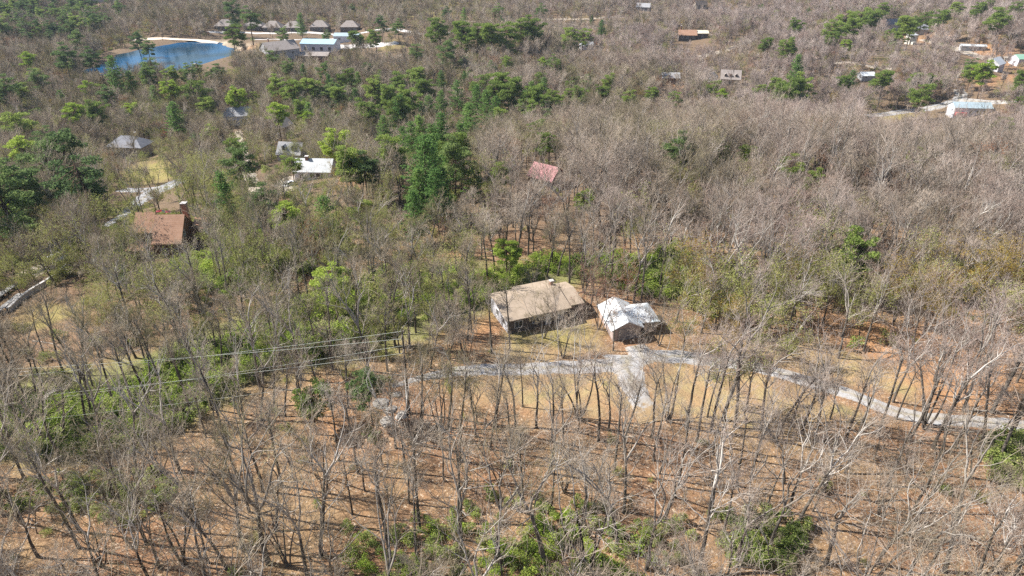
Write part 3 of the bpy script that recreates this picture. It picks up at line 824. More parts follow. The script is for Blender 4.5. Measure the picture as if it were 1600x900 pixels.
house("cream_wing", "pale cream roofed outbuilding beside the rusty red roofed house", "outbuilding", (1098, 60), 8, 7, 3, 1.6, 0, M['dark_wood'], surf_mat("cream_roof", (.52, .47, .36), (.62, .57, .46), .5), wins=((0, .9, 1.4, 1.2),))
house("far_grey_house", "house with grey roof near the far edge of the wood", "house", (1004, 17), 13, 8, 3, 3, -20, M['grey_siding'], M['grey_shingle'], wins=((-3, 1, 1.4, 1.4), (3, 1, 1.4, 1.4)), keep=(990, 4, 1016, 16))
house("far_dark_house", "dark roofed house with tan front at the far edge of the wood", "house", (1096, 14), 11, 8, 3, 3.4, 8, M['tan_siding'], M['dark_wood'], wins=((-3, 1, 1.4, 1.4), (3, 1, 1.4, 1.4)), keep=(1085, 4, 1108, 14))
house("mobile_home", "long low mobile home with white metal roof on the bare slope", "mobile home", (1520, 80), 15, 4.5, 2.6, .8, -12, M['grey_siding'], M['pale_metal'], wins=((-5, .9, 1.2, 1), (-1.5, .9, 1.2, 1), (4, .9, 1.2, 1)), door=1.5, keep=(1505, 64, 1540, 80))
house("white_shed", "small shed with bright white metal roof in the bare wood", "shed", (1356, 127), 7.5, 6, 2.4, 1.4, 3, M['grey_siding'], M['white_metal'], wins=((-1.5, .9, .9, .9),), keep=(1342, 113, 1368, 127))
lg = house("long_grey_house", "long house with blue grey metal roof, white end and red porch by the street", "house", (1518, 182), 17, 7.5, 3.2, 1.8, -6, M['white_siding'], M['ltblue_metal'], wins=((-6, .9, 1.2, 1.2), (2, .9, 1.2, 1.2), (5.5, .9, 1.2, 1.2)), door=-1, keep=(1478, 160, 1562, 186))
mb = MB(); mb.box(-8, -3.2, -1.6, -.05, -.6, 1.1); mb.build("red_porch", surf_mat("red_paint", (.40, .05, .06), (.50, .09, .09), 1), lg)
mb = MB(); mb.box(3.5, 9.5, -3.2, -.05, -.5, .1); mb.build("side_deck", M['white_trim'], lg)
house("white_hill_house", "white house among bare branches beside the pale lot", "house", (1562, 113), 10, 8, 4, 3, 40, M['white_siding'], M['white_metal'], wins=((-3, 1, 1.2, 1.4), (3, 1, 1.2, 1.4)), keep=(1552, 96, 1576, 112))
house("green_roofed_barn", "barn with green metal roof at the pale lot", "barn", (1604, 104), 12, 9, 3.5, 2, 0, M['white_siding'], M['green_metal'], keep=(1588, 90, 1600, 106))
house("grey_hill_house", "grey roofed house above the bare clay bank", "house", (1396, 48), 14, 9, 4, 3.4, 5, M['grey_siding'], M['slate_shingle'], wins=((-4, 1, 1.4, 1.4), (4, 1, 1.4, 1.4)), keep=(1388, 32, 1410, 48))
house("dark_hill_house", "small dark roofed house beside the pale stone tower", "house", (1438, 55), 9, 8, 4, 3, -10, M['grey_siding'], M['slate_shingle'], wins=((-2, 1, 1.2, 1.4),), keep=(1430, 45, 1452, 56))
house("far_white_house", "white house at the far left edge of the lake wood", "house", (6, 56), 9, 8, 3, 2.5, 50, M['white_siding'], M['pale_metal'], keep=(0, 44, 10, 55))
house("lake_edge_house", "long pale roofed house beyond the dark pines", "house", (153, 4), 26, 10, 4, 2.5, 0, M['grey_siding'], M['pale_metal'], keep=(138, 0, 165, 6))
house("slope_house", "pale grey roofed house half hidden in the middle of the wood", "house", (1048, 130), 9, 7, 3, 2, -5, M['brown_siding'], M['grey_shingle'], keep=(1038, 119, 1062, 130))
house("wood_house", "pale roofed house seen through the trees of the centre wood", "house", (918, 78), 9, 7, 3, 2, 10, M['white_siding'], M['pale_metal'], keep=(908, 66, 948, 78))
# stone tower-like house on the slope
p0 = at(1425, 70)
tw = empty("stone_tower", p0, R(10)); tag(tw, "tall pale stone tower standing on the bare slope", "tower")
mb = MB()
mb.box(-2.6, 2.6, 0, 5, -2, 6.5); mb.build("wall", surf_mat("pale_stone", (.46, .44, .38), (.62, .60, .54), .5, .9), tw)
mb = MB(); hip_roof(mb, -2.6, 2.6, 0, 5, 6.52, 8.0, inset=2.4); mb.build("roof", M['pale_metal'], tw)
for z in (1, 4): window(tw, 0, 0, z, 1.4, 1.3)
mb = MB(); mb.box(-1.6, 1.6, -2.4, -.01, -2, 2.2); mb.build("entry", surf_mat("pale_stone_entry", (.46, .43, .36), (.60, .56, .48), .5, .9), tw)
KEEP.append(((1416, 46, 1434, 74), p0.y)); FOOT.append((p0.x, p0.y + 2, 5))

# --- camp by the lake
spots = [(351, 49, "first pavilion from the lake, taupe hip roof over a dark front"),
         (396, 48, "second pavilion from the lake, its taupe hip roof behind tall pines"),
         (425, 50, "third pavilion from the lake with taupe hip roof and dark front"),
         (457, 50, "fourth pavilion from the lake, taupe roof half hidden by a slim spruce"),
         (499, 50, "fifth pavilion from the lake, just left of the wide gap in the row"),
         (546, 50, "last pavilion of the row, furthest from the lake")]
for px, py, lab in spots:
    house("pavilion", lab, "pavilion", (px, py), 15.5, 11, 3.2, 4.6, random.uniform(-3, 3), M['dark_wood'], M['taupe_shingle'], hip=True, group="row of hip roofed pavilions", wins=((-5, .6, 2.4, 1.8), (0, .6, 2.4, 1.8), (5, .6, 2.4, 1.8)), keep=(px - 18, py - 16, px + 18, py + 1), inset=5.5)
house("lodge", "lakeside lodge with broad grey brown gable roof", "lodge", (446, 93), 22, 17, 4, 4.6, 38, M['grey_siding'], M['taupe_shingle'], chim=(-6, 11, 6, 10.5), wins=((-6, 1, 1.8, 1.6), (0, 1, 1.8, 1.6), (6, 1, 1.8, 1.6)), keep=(420, 62, 470, 92))
house("blue_roofed_hall", "hall with blue metal roof and pale walls between lodge and parking", "hall", (497, 84), 25, 14, 6, 2.2, -6, M['white_siding'], M['blue_metal'], wins=((-9, 1.5, 2, 2.4), (-3, 1.5, 2, 2.4), (3, 1.5, 2, 2.4), (9, 1.5, 2, 2.4)), keep=(470, 60, 526, 82))
house("long_low_building", "long low building with brown roof in front of the blue roofed hall", "building", (482, 97), 28, 9, 3, 1.8, -4, M['brown_siding'], M['taupe_shingle'], wins=((-10, 1, 1.6, 1.3), (0, 1, 1.6, 1.3), (10, 1, 1.6, 1.3)), keep=(450, 84, 510, 95))
house("pale_blue_building", "low building with pale blue roof behind the white parking area", "building", (541, 66), 19, 11, 3.6, 1.6, -2, M['white_siding'], M['ltblue_metal'], wins=((-5, 1, 1.6, 1.4), (5, 1, 1.6, 1.4)), keep=(518, 50, 566, 66))

# --- curved retaining wall and walkways at the left
line = catmull([Vector((*at(a, b_)[:2], 0)) for a, b_ in ((14, 489), (40, 466), (70, 447), (92, 432), (104, 419), (102, 408), (90, 400))], .8)
mb = MB()
pts = []
for i, p in enumerate(line):
    d = (line[min(i + 1, len(line) - 1)] - line[max(i - 1, 0)]).normalized()
    n_ = Vector((-d.y, d.x, 0)) * .25
    pts.append((p - n_, p + n_, hz(p.x, p.y)))
for (a, b_, z), (a2, b2, z2) in zip(pts, pts[1:]):
    t1, t2 = z + 1.1, z2 + 1.1
    mb.quad((a.x, a.y, t1), (a2.x, a2.y, t2), (b2.x, b2.y, t2), (b_.x, b_.y, t1))
    mb.quad((a.x, a.y, z - 1), (a2.x, a2.y, z2 - 1), (a2.x, a2.y, t2), (a.x, a.y, t1))
    mb.quad((b2.x, b2.y, z2 - 1), (b_.x, b_.y, z - 1), (b_.x, b_.y, t1), (b2.x, b2.y, t2))
tag(mb.build("retaining_wall", M['concrete']), "curved pale concrete retaining wall round the gravel lot", "wall")
def walkway(pa, pb, w, lab):
    a, b_ = at(*pa), at(*pb)
    d = b_ - a
    root = empty("walkway", a, math.atan2(d.y, d.x)); tag(root, lab, "walkway")
    L = d.length; dz = b_.z - a.z
    mb = MB(); mb.slab([(0, -w / 2, .9), (L, -w / 2, .9 + dz), (L, w / 2, .9 + dz), (0, w / 2, .9)], .15); mb.build("deck", M['concrete'], root)
    for k in range(5):
        x = L * (k + .5) / 5
        mb = MB(); mb.box(x - .1, x + .1, -w / 2 + .05, w / 2 - .05, dz * x / L - 1.0, dz * x / L + .74); mb.build("post", M['dark_wood'], root)
walkway((-20, 482), (26, 449), 1.3, "upper pale walkway strip above the curved retaining wall")
walkway((-12, 500), (34, 464), 1.0, "lower pale walkway strip next to the retaining wall")

# --- cars
def car(px, paint, rot, lab):
    p = at(*px)
    root = empty("car", p, R(rot)); tag(root, lab, "car")
    L, W = 4.5, 1.8
    prof = [(-2.2, .45), (-2.25, .75), (-2.1, .95), (-1.3, 1.02), (1.0, 1.05), (2.0, .9), (2.25, .7), (2.2, .4)]
    mb = MB(); mb.poly([(x, -W / 2, z) for x, z in prof][::-1]); mb.poly([(x, W / 2, z) for x, z in prof])
    for (x0, z0), (x1, z1) in zip(prof, prof[1:] + prof[:1]): mb.quad((x0, -W / 2, z0), (x1, -W / 2, z1), (x1, W / 2, z1), (x0, W / 2, z0))
    body = mb.build("body", paint, root)
    mb = MB(); lo = [(-1.7, -.85, 1.0), (1.0, -.85, 1.03), (1.0, .85, 1.03), (-1.7, .85, 1.0)]; hi = [(-1.2, -.7, 1.45), (.3, -.7, 1.47), (.3, .7, 1.47), (-1.2, .7, 1.45)]
    for i in range(4):
        j = (i + 1) % 4; mb.quad(lo[i], lo[j], hi[j], hi[i])
    mb.build("windows", M['glass'], root)
    mb = MB(); mb.slab([(x, y, z + .04) for x, y, z in hi], .05); mb.build("roof", paint, root)
    for x in (-1.4, 1.4):
        for y in (-.9, .9):
            mb = MB(); mb.tube([Vector((x, y - .1, .33)), Vector((x, y + .1, .33))], [.33, .33], 14); mb.poly([(x + .33 * math.cos(t), y - .1 if y < 0 else y + .1, .33 + .33 * math.sin(t)) for t in np.linspace(0, 2 * math.pi, 14, endpoint=False)])
            o = mb.build("wheel", M['dark_wood'], root)
            mb = MB(); yy = y - .102 if y < 0 else y + .102; mb.poly([(x + .18 * math.cos(t), yy, .33 + .18 * math.sin(t)) for t in np.linspace(0, 2 * math.pi, 12, endpoint=False)]); mb.build("rim", M['pale_metal'], o)
    for y in (-.6, .6):
        mb = MB(); mb.box(2.2, 2.27, y - .16, y + .16, .62, .76); mb.build("headlight", M['white_trim'], root)
    FOOT.append((p.x, p.y, 3))
    return root
def paint(name, c):
    m, nt, out = new_mat(name)
    b = N(nt, "ShaderNodeBsdfPrincipled"); tc = N(nt, "ShaderNodeTexCoord")
    f = noise_fac(nt, tc.outputs["Object"], 2, 3)
    nt.links.new(ramp(nt, f, [(.3, tuple(x * .85 for x in c)), (.7, c)]), b.inputs["Base Color"])
    b.inputs["Roughness"].default_value = .3
    nt.links.new(b.outputs[0], out.inputs[0]); return m
M['red_car'] = paint("red_car_paint", (.45, .02, .04)); M['white_car'] = paint("white_car_paint", (.72, .73, .74))
car((253, 338), M['red_car'], 25, "small red car parked behind the brown roofed cabin")
car((90, 408), M['white_car'], 10, "white car parked at the edge of the gravel lot by the curved wall")
car((452, 291), M['white_car'], 70, "white car on the gravel drive of the pale metal roofed house")

# --- dock at the lake
sh = shore(1.0)[84]; dk = empty("dock", (sh[0], sh[1], LAKE_Z), R(-48)); tag(dk, "short pale wooden dock at the near lake shore", "dock")
mb = MB(); mb.box(-8, 2, -1, 1, .4, .6); mb.build("deck", M['concrete'], dk)
for x in (-7.5, -3, 1.5):
    for y in (-.9, .9):
        mb = MB(); mb.box(x - .1, x + .1, y - .1, y + .1, -3, .9); mb.build("post", M['dark_wood'], dk)

# --- utility pole and wires crossing the left wood
pole_b = at(640, 645)
offx = at(-150, 700)
def pole(p, h, lab):
    root = empty("utility_pole", p); tag(root, lab, "utility pole")
    mb = MB(); mb.tube([Vector((0, 0, -1)), Vector((0, 0, h))], [.17, .12], 8); mb.build("post", M['trunk'], root)
    for z in (h - .6, h - 2.8):
        mb = MB(); mb.box(-.06, .06, -1.0, 1.0, z, z + .12); mb.build("crossarm", M['trunk'], root)
    return root
pole(pole_b, 13.2, "slim grey wooden pole carrying the wires at the gravel driveway's end")
FOOT.append((pole_b.x, pole_b.y, 1.5))
wire_m = surf_mat("bright_wire", (.50, .52, .44), (.62, .64, .56), 1, .5)
WIRES = [((0, 574), (12.6, -.9), "topmost of the five wires crossing the left wood"), ((0, 586), (12.6, .9), "second wire from the top crossing the left wood"),
         ((0, 620), (10.4, -.9), "middle of the five wires crossing the left wood"), ((0, 629), (10.4, .9), "fourth wire from the top crossing the left wood"),
         ((0, 658), (6.6, 0), "lowest of the five wires crossing the left wood")]
ends = []
for (px, py), (hgt, off), lab in WIRES:
    d = ray(px, py); a = Vector((d[0] * 88, d[1] * 88, CAM_Z + d[2] * 88))
    b_ = Vector((pole_b.x, pole_b.y + off, pole_b.z + hgt))
    a2 = b_ + (a - b_) * 1.28                       # runs on past the frame to the next pole
    pts = []
    for k in range(25):
        t = k / 24
        q = b_.lerp(a2, t); q.z -= 4 * .55 * t * (1 - t)
        pts.append(q)
    ends.append(a2)
    mb = MB(); mb.tube(pts, [.018] * 25, 5)
    tag(mb.build("power_line", wire_m), lab, "wire", "five wires over the left wood")
ax = sum((e.x for e in ends)) / 5; ay = sum((e.y for e in ends)) / 5
pole(Vector((ax, ay, hz(ax, ay))), max(e.z for e in ends) - hz(ax, ay) + .6, "wooden pole beyond the left edge that holds the five wires")

# --- pale flat stones beside the driveway's end
sm = surf_mat("pale_stone_slab", (.24, .225, .205), (.38, .36, .33), 1.4, .9, bump=.4)
for k, (px, py, s, lab) in enumerate(((597, 632, 1.0, "largest pale flat stone at the driveway's end"), (612, 640, .75, "pale flat stone just downhill of the largest one"), (604, 660, .9, "low pale stone slab nearest the clay patch"),
                                     (620, 617, .55, "small pale stone nearest the gravel driveway"), (628, 650, .7, "pale stone slab nearest the utility pole"))):
    bm = bmesh.new(); bmesh.ops.create_icosphere(bm, subdivisions=3, radius=1)
    for v in bm.verts:
        n_ = mnoise.noise(v.co * 1.3 + Vector((k * 7, 0, 0))) * .45 + mnoise.noise(v.co * 3 + Vector((k * 3, 5, 0))) * .15
        v.co *= 1 + n_; v.co.x *= s * 1.2; v.co.y *= s; v.co.z *= s * .38
    rm = bpy.data.meshes.new("flat_stone"); bm.to_mesh(rm); bm.free(); rm.materials.append(sm)
    o = link("flat_stone", rm); p = at(px, py); o.location = (p.x, p.y, p.z + .1); o.rotation_euler = (0, .1, k)
    tag(o, lab, "stone", "pale stones at the driveway's end")
# ------------------------------------------------------------------ trees: one of each kind, then copies
def perp(d, rnd):
    u = d.cross(Vector((rnd.uniform(-1, 1), rnd.uniform(-1, 1), rnd.uniform(-1, 1))))
    return u.normalized() if u.length > 1e-4 else Vector((1, 0, 0))
def turned(d, ang, rnd):
    return (d * math.cos(ang) + perp(d, rnd) * math.sin(ang)).normalized()
def bare_tree(seed, form='forked', H=17.0, twig_r=.016, dens=1.0, simple=False):
    "trunk and crown meshes of a leafless tree"
    rnd = random.Random(seed)
    tr, cr = MB(), MB()
    tips = []
    def path(p, d, L, n, wob, up):
        pts = [p.copy()]
        for i in range(n):
            d = (d + Vector((rnd.gauss(0, wob), rnd.gauss(0, wob), rnd.gauss(0, wob) * .5 + up))).normalized()
            p = p + d * (L / n)
            pts.append(p.copy())
        return pts, d
    def branch(p, d, L, r, lev):
        nseg = (0, 6, 4, 3, 2)[lev]
        if simple: nseg = (0, 4, 3, 2, 1)[lev]
        pts, dend = path(p, d, L, nseg, (.0, .16, .2, .24, .28)[lev], (.0, .07, .05, .03, .02)[lev])
        r1 = max(r * (.35 if lev < 4 else .5), twig_r * .7)
        cr.tube(pts, [r + (r1 - r) * i / nseg for i in range(nseg + 1)], (0, 5, 4, 3, 3)[lev] if not simple else (0, 4, 3, 3, 3)[lev], 0 if lev <= 2 else 1, cap=False)
        if lev == 4: tips.append(pts[-1]); return
        n = max(1, int(round((0, 5, 4, 3)[lev] * dens * rnd.uniform(.75, 1.25))))
        for k in range(n):
            t = rnd.uniform(.28, 1) if k else 1.0
            i = min(int(t * nseg), nseg - 1); f = t * nseg - i
            q = pts[i].lerp(pts[i + 1], f)
            dd = (pts[i + 1] - pts[i]).normalized()
            nd = turned(dd, rnd.uniform(.35, .95) if k else rnd.uniform(.1, .35), rnd)
            nd.z += .18; nd.normalize()
            branch(q, nd, L * rnd.uniform(.42, .68), max(r * .55 * (1 - .4 * t), twig_r), lev + 1)
    stems = 1 if form != 'clump' else rnd.randint(3, 5)
    for s in range(stems):
        lean = {'straight': .03, 'forked': .05, 'leaning': .2, 'broad': .06, 'clump': .22}[form]
        d0 = Vector((rnd.gauss(0, lean), rnd.gauss(0, lean), 1)).normalized()
        if form == 'leaning': d0 = Vector((.15, rnd.uniform(-.1, .1), 1)).normalized()
        frac = {'straight': .78, 'forked': .45, 'leaning': .6, 'broad': .38, 'clump': .55}[form] * rnd.uniform(.92, 1.08)
        n = 9
        r0 = H * {'straight': .0135, 'forked': .0155, 'leaning': .0145, 'broad': .017, 'clump': .0095}[form]
        base = Vector((rnd.uniform(-.4, .4), rnd.uniform(-.4, .4), -.6)) if stems > 1 else Vector((0, 0, -.6))
        pts, dend = path(base, d0, H * frac + .6, n, .045, .02)
        rr = [r0 * (1.35 if i == 0 else 1 - .5 * i / n) for i in range(n + 1)]
        tr.tube(pts, rr, 7 if not simple else 4, 0)
        nl = {'straight': 11, 'forked': 5, 'leaning': 7, 'broad': 7, 'clump': 3}[form]
        rest = H * (1 - frac)
        for k in range(nl):
            lo = {'straight': .66, 'forked': .72, 'leaning': .5, 'broad': .62, 'clump': .6}[form]
            t = 1.0 if k < (1 if form in ('straight', 'clump') else 2 if form == 'leaning' else 3) else rnd.uniform(lo, 1)
            i = min(int(t * n), n - 1); q = pts[i].lerp(pts[i + 1], t * n - i)
            dd = (pts[i + 1] - pts[i]).normalized()
            ang = rnd.uniform(.18, .5) if t == 1 else rnd.uniform(.5, 1.05)
            if form == 'broad': ang *= 1.12
            L = rest * rnd.uniform(.7, .95) * (.85 if form == 'broad' else 1) if t == 1 else H * rnd.uniform(.16, .32) * (1.35 - t * .5)
            if form == 'straight' and t < 1: L *= .75
            branch(q, turned(dd, ang, rnd), L, r0 * (.52 if t == 1 else .30), 1)
    return tr, cr, tips
def budded(tips, seed, n, size, spread):
    "tiny new leaves near the twig tips"
    rnd = random.Random(seed)
    mb = MB()
    for t in tips:
        for _ in range(n):
            p = t + Vector((rnd.gauss(0, spread), rnd.gauss(0, spread), rnd.gauss(0, spread)))
            leaf(mb, p, size * rnd.uniform(.6, 1.4), rnd)
    return mb
def leaf(mb, p, s, rnd, up=.3, asp=.6):
    d = Vector((rnd.gauss(0, 1), rnd.gauss(0, 1), rnd.gauss(0, 1) + up)).normalized()
    u = perp(d, rnd) * s * asp; w = d.cross(u).normalized() * s
    mb.quad(tuple(p - u * .5), tuple(p + w * .5), tuple(p + u * .5), tuple(p - w * .5))

def white_pine(seed, W=.33, gaps=.3):
    "layered conical pine of height 1"
    rnd = random.Random(seed)
    tr, cr = MB(), MB()
    tr.tube([Vector((0, 0, -.03)), Vector((.004, .0, .5)), Vector((0, .003, .98))], [.014, .009, .002], 6)
    z = .13
    while z < .985:
        prof = (1 - z) ** .6 * (1 if z > .25 else .6 + z * 1.6)
        nb = rnd.randint(5, 7)
        a0 = rnd.uniform(0, 6.28)
        for k in range(nb):
            if rnd.random() < gaps * .6: continue
            a = a0 + k * 6.28 / nb + rnd.uniform(-.3, .3)
            L = W * prof * rnd.uniform(.55, 1.25) + .012
            rise = rnd.uniform(-.08, .3) + .4 * z
            d = Vector((math.cos(a), math.sin(a), rise)).normalized()
            zz = z + rnd.uniform(-.012, .012)
            p0_ = Vector((0, 0, zz))
            if L > .06: tr.tube([p0_, p0_ + d * L * .85], [.0035, .0012], 3, cap=False)
            n = max(3, int(L / .02))
            for i in range(n):
                t = (i + 1.2) / (n + .6)
                if t < .22: continue
                wid = .034 * (1.15 - .6 * t)
                for _ in range(4):
                    q = p0_ + d * L * t + Vector((rnd.gauss(0, wid), rnd.gauss(0, wid), rnd.gauss(0, .008)))
                    leaf(cr, q, rnd.uniform(.022, .042), rnd, 1.2, .6)
        z += rnd.uniform(.030, .046) * (1.25 - .5 * z)
    return tr, cr
def round_pine(seed, flat=1.2, nclump=44, open_=0.0):
    "tall bare trunk under a domed crown; height 1"
    rnd = random.Random(seed)
    tr, cr = MB(), MB()
    lean = Vector((rnd.gauss(0, .03), rnd.gauss(0, .03), 0))
    top = Vector((lean.x, lean.y, .88))
    mid = Vector((lean.x * .3 + rnd.gauss(0, .01), lean.y * .3, .5))
    tr.tube([Vector((0, 0, -.04)), mid, top], [.016, .012, .004], 6)
    cc = Vector((lean.x, lean.y, .66)); R_ = .235
    for k in range(nclump):
        u = rnd.uniform(-.95, 1); a = rnd.uniform(0, 6.28); rr = math.sqrt(max(0, 1 - u * u))
        rad = rnd.uniform(.5, 1.12)
        c_ = cc + Vector((rr * math.cos(a), rr * math.sin(a), u * flat)) * R_ * rad * rnd.uniform(.85, 1.15)
        tr.tube([mid.lerp(top, rnd.uniform(.35, .9)), c_], [.005, .0015], 3, cap=False)
        s = rnd.uniform(.045, .088)
        for _ in range(int(150 * (s / .065) ** 2 * (1 - open_))):
            v = Vector((rnd.gauss(0, 1), rnd.gauss(0, 1), rnd.gauss(0, 1))).normalized() * (rnd.random() ** .4)
            q = c_ + Vector((v.x * s * 1.25, v.y * s * 1.25, v.z * s * .5))
            leaf(cr, q, rnd.uniform(.018, .038), rnd, .9, .6)
    return tr, cr
def shrub(seed, nclump=9, leafs=46, ls=.10, tall=.8):
    "evergreen bush about 1 wide and .9 high"
    rnd = random.Random(seed)
    st, cr = MB(), MB()
    for k in range(nclump):
        a = rnd.uniform(0, 6.28); rr = rnd.random() ** .6 * .40
        c_ = Vector((rr * math.cos(a), rr * math.sin(a), rnd.uniform(.22, tall) * (1 - .6 * rr)))
        st.tube([Vector((rnd.gauss(0, .05), rnd.gauss(0, .05), -.1)), c_ * .6, c_], [.014, .010, .005], 3, cap=False)
        s = rnd.uniform(.13, .24)
        for _ in range(int(leafs * (s / .18) ** 2)):
            v = Vector((rnd.gauss(0, 1), rnd.gauss(0, 1), rnd.gauss(0, 1))).normalized() * (rnd.random() ** .35)
            leaf(cr, c_ + v * s, ls * rnd.uniform(.55, 1.3), rnd, .8, .6)
    return st, cr
def brush(seed, H=1.0):
    "a leafless many-stemmed bush"
    rnd = random.Random(seed)
    mb = MB()
    for s in range(rnd.randint(5, 9)):
        p = Vector((rnd.gauss(0, .09), rnd.gauss(0, .09), -.05)); d = Vector((rnd.gauss(0, .3), rnd.gauss(0, .3), 1)).normalized()
        L = rnd.uniform(.6, 1.05)
        pts = [p]
        for i in range(4):
            d = (d + Vector((rnd.gauss(0, .14), rnd.gauss(0, .14), .05))).normalized(); pts.append(pts[-1] + d * L / 4)
        mb.tube(pts, [.011, .009, .007, .005, .003], 3, 0, cap=False)
        for k in range(9):
            i = rnd.randint(1, 3); q = pts[i].lerp(pts[i + 1], rnd.random()); dd = turned(d, rnd.uniform(.3, .9), rnd); l2 = L * rnd.uniform(.15, .38)
            e = q + dd * l2
            mb.tube([q, e], [.005, .0028], 3, 1, cap=False)
            for _ in range(3):
                qq = q.lerp(e, rnd.uniform(.3, 1)); mb.tube([qq, qq + turned(dd, rnd.uniform(.3, .8), rnd) * l2 * rnd.uniform(.3, .6)], [.0032, .002], 3, 1, cap=False)
    return mb

KINDS = {}       # kind -> list of (trunk mesh, crown mesh, form words)
forms = [('forked', 'forked'), ('straight', 'slender'), ('broad', 'broad crowned'), ('clump', 'many stemmed'), ('leaning', 'leaning'), ('forked', 'forked'), ('straight', 'slender'), ('broad', 'broad crowned'), ('forked', 'forked'), ('clump', 'many stemmed'), ('straight', 'slender'), ('forked', 'forked'), ('straight', 'slender'), ('broad', 'broad crowned'), ('forked', 'forked'), ('straight', 'slender'), ('clump', 'many stemmed'), ('leaning', 'leaning'), ('straight', 'slender'), ('forked', 'forked')]
KINDS['bare'] = []
for i, (f_, w_) in enumerate(forms):
    tr, cr, tips = bare_tree(100 + i, f_, 17.0, .0125, 1.0)
    KINDS['bare'].append((tr.mesh("trunk", M['trunk'], True), cr.mesh("crown", [M['limb'], M['twig']], True), w_))
def from_builder(fn, seeds, leafmat, words):
    out_ = []
    for s, kw in seeds:
        tr, cr = fn(s, **kw)
        out_.append((tr.mesh("trunk", M['pine_trunk'], True), cr.mesh("crown", leafmat), words))
    return out_
KINDS['white'] = from_builder(white_pine, [(1, {}), (2, dict(W=.29)), (3, dict(W=.38, gaps=.5)), (4, dict(W=.27)), (5, dict(W=.35, gaps=.4)), (6, dict(W=.31, gaps=.55))], M['white_pine'], "layered conical")
KINDS['round'] = from_builder(round_pine, [(11, {}), (12, dict(flat=1.0, nclump=36)), (13, dict(flat=1.4, nclump=46)), (14, dict(flat=1.15, nclump=38, open_=.2))], M['pine'], "round crowned")
KINDS['dark'] = from_builder(round_pine, [(21, dict(flat=1.25, nclump=40, open_=.15)), (22, dict(flat=1.5, nclump=42, open_=.2)), (23, dict(flat=1.1, nclump=34, open_=.3))], M['dark_pine'], "dark loose crowned")
KINDS['brightp'] = from_builder(round_pine, [(31, dict(flat=.95, nclump=44)), (32, dict(flat=1.1, nclump=42))], M['bright'], "bright green domed")
def bud_kind(seeds, mat, n, size, spread, words):
    out_ = []
    for s, f_ in seeds:
        tr, cr, tips = bare_tree(s, f_, 13.0, .017, .95)
        bd = budded(tips, s, n, size, spread)
        cm = cr
        k0 = len(cm.v)
        cm.v += bd.v; cm.f += [tuple(k0 + i for i in f) for f in bd.f]; cm.m += [2] * len(bd.f)
        out_.append((tr.mesh("trunk", M['trunk'], True), cm.mesh("crown", [M['limb'], M['twig'], mat]), words))
    return out_
KINDS['olive'] = bud_kind([(201, 'broad'), (202, 'forked'), (203, 'clump')], M['olive'], 8, .26, .32, "olive budding")
KINDS['yellow'] = bud_kind([(211, 'broad'), (212, 'clump')], M['yellow'], 8, .22, .30, "yellow budding")
KINDS['rust'] = bud_kind([(221, 'broad'), (222, 'forked')], M['rust'], 6, .22, .28, "rust red budding")
KINDS['pink'] = bud_kind([(231, 'broad'), (232, 'clump')], M['pinkbud'], 5, .18, .28, "pink budding")
def shrub_kind(seeds, mat, words):
    out_ = []
    for s, kw in seeds:
        st, cr = shrub(s, **kw)
        out_.append((st.mesh("stem", M['trunk'], True), cr.mesh("foliage", mat), words))
    return out_
KINDS['laurel'] = shrub_kind([(301, {}), (302, dict(nclump=12)), (303, dict(nclump=7, tall=.6)), (304, dict(nclump=11, tall=.95))], M['laurel'], "mid green")
KINDS['brightshrub'] = shrub_kind([(311, dict(ls=.08)), (312, dict(nclump=12, ls=.08)), (313, dict(nclump=8, tall=1.0))], M['bright'], "bright green")
KINDS['oliveshrub'] = shrub_kind([(321, dict(leafs=30)), (322, dict(nclump=12, leafs=30, tall=1.0))], M['olive'], "olive green")

# ------------------------------------------------------------------ where they stand
road_arr = np.array(ROADS); foot_arr = np.array(FOOT)
lawn_all = LAWNS + YELLOW[:2] + YELLOW[7:]
def blocked(x, y, m=.6, lawn=True):
    if (np.hypot(road_arr[:, 0] - x, road_arr[:, 1] - y) < road_arr[:, 2] + m).any(): return True
    if (np.hypot(foot_arr[:, 0] - x, foot_arr[:, 1] - y) < foot_arr[:, 2]).any(): return True
    if float(lake_r(np.array(x), np.array(y))) < 1.12: return True
    if lawn:
        for p in lawn_all:
            if in_poly(np.array([x]), np.array([y]), p)[0]: return True
    return False
def hides(x, y, h, half):
    "would a tree here stand in front of a building the photograph shows?"
    z = hz(x, y)
    ax_, ay_, _ = proj(x, y, z); bx_, by_, dep = proj(x, y, z + h)
    hw = half * FPX / dep
    for (r, yb) in KEEP:
        if yb > 230 and rng.random() < .07: continue
        if y < yb and max(ax_, bx_) + hw > r[0] and min(ax_, bx_) - hw < r[2] and by_ < r[3] and ay_ > r[1]: return True
    for (r, yb, st) in VIEW:
        if y < yb and max(ax_, bx_) + hw > r[0] and min(ax_, bx_) - hw < r[2] and by_ < r[3] and ay_ > r[1] and rng.random() < st: return True
    return False
LOW = []           # crowns that stand clear: trees in front of them stay low
def lowered(x, y, h):
    z = hz(x, y)
    ax_, ay_, _ = proj(x, y, z)
    for (r, yb) in LOW:
        if y < yb and r[0] < ax_ < r[2] and ay_ > r[1]:
            while h > 3.5 and proj(x, y, z + h)[1] < r[3]: h *= .85
    return h
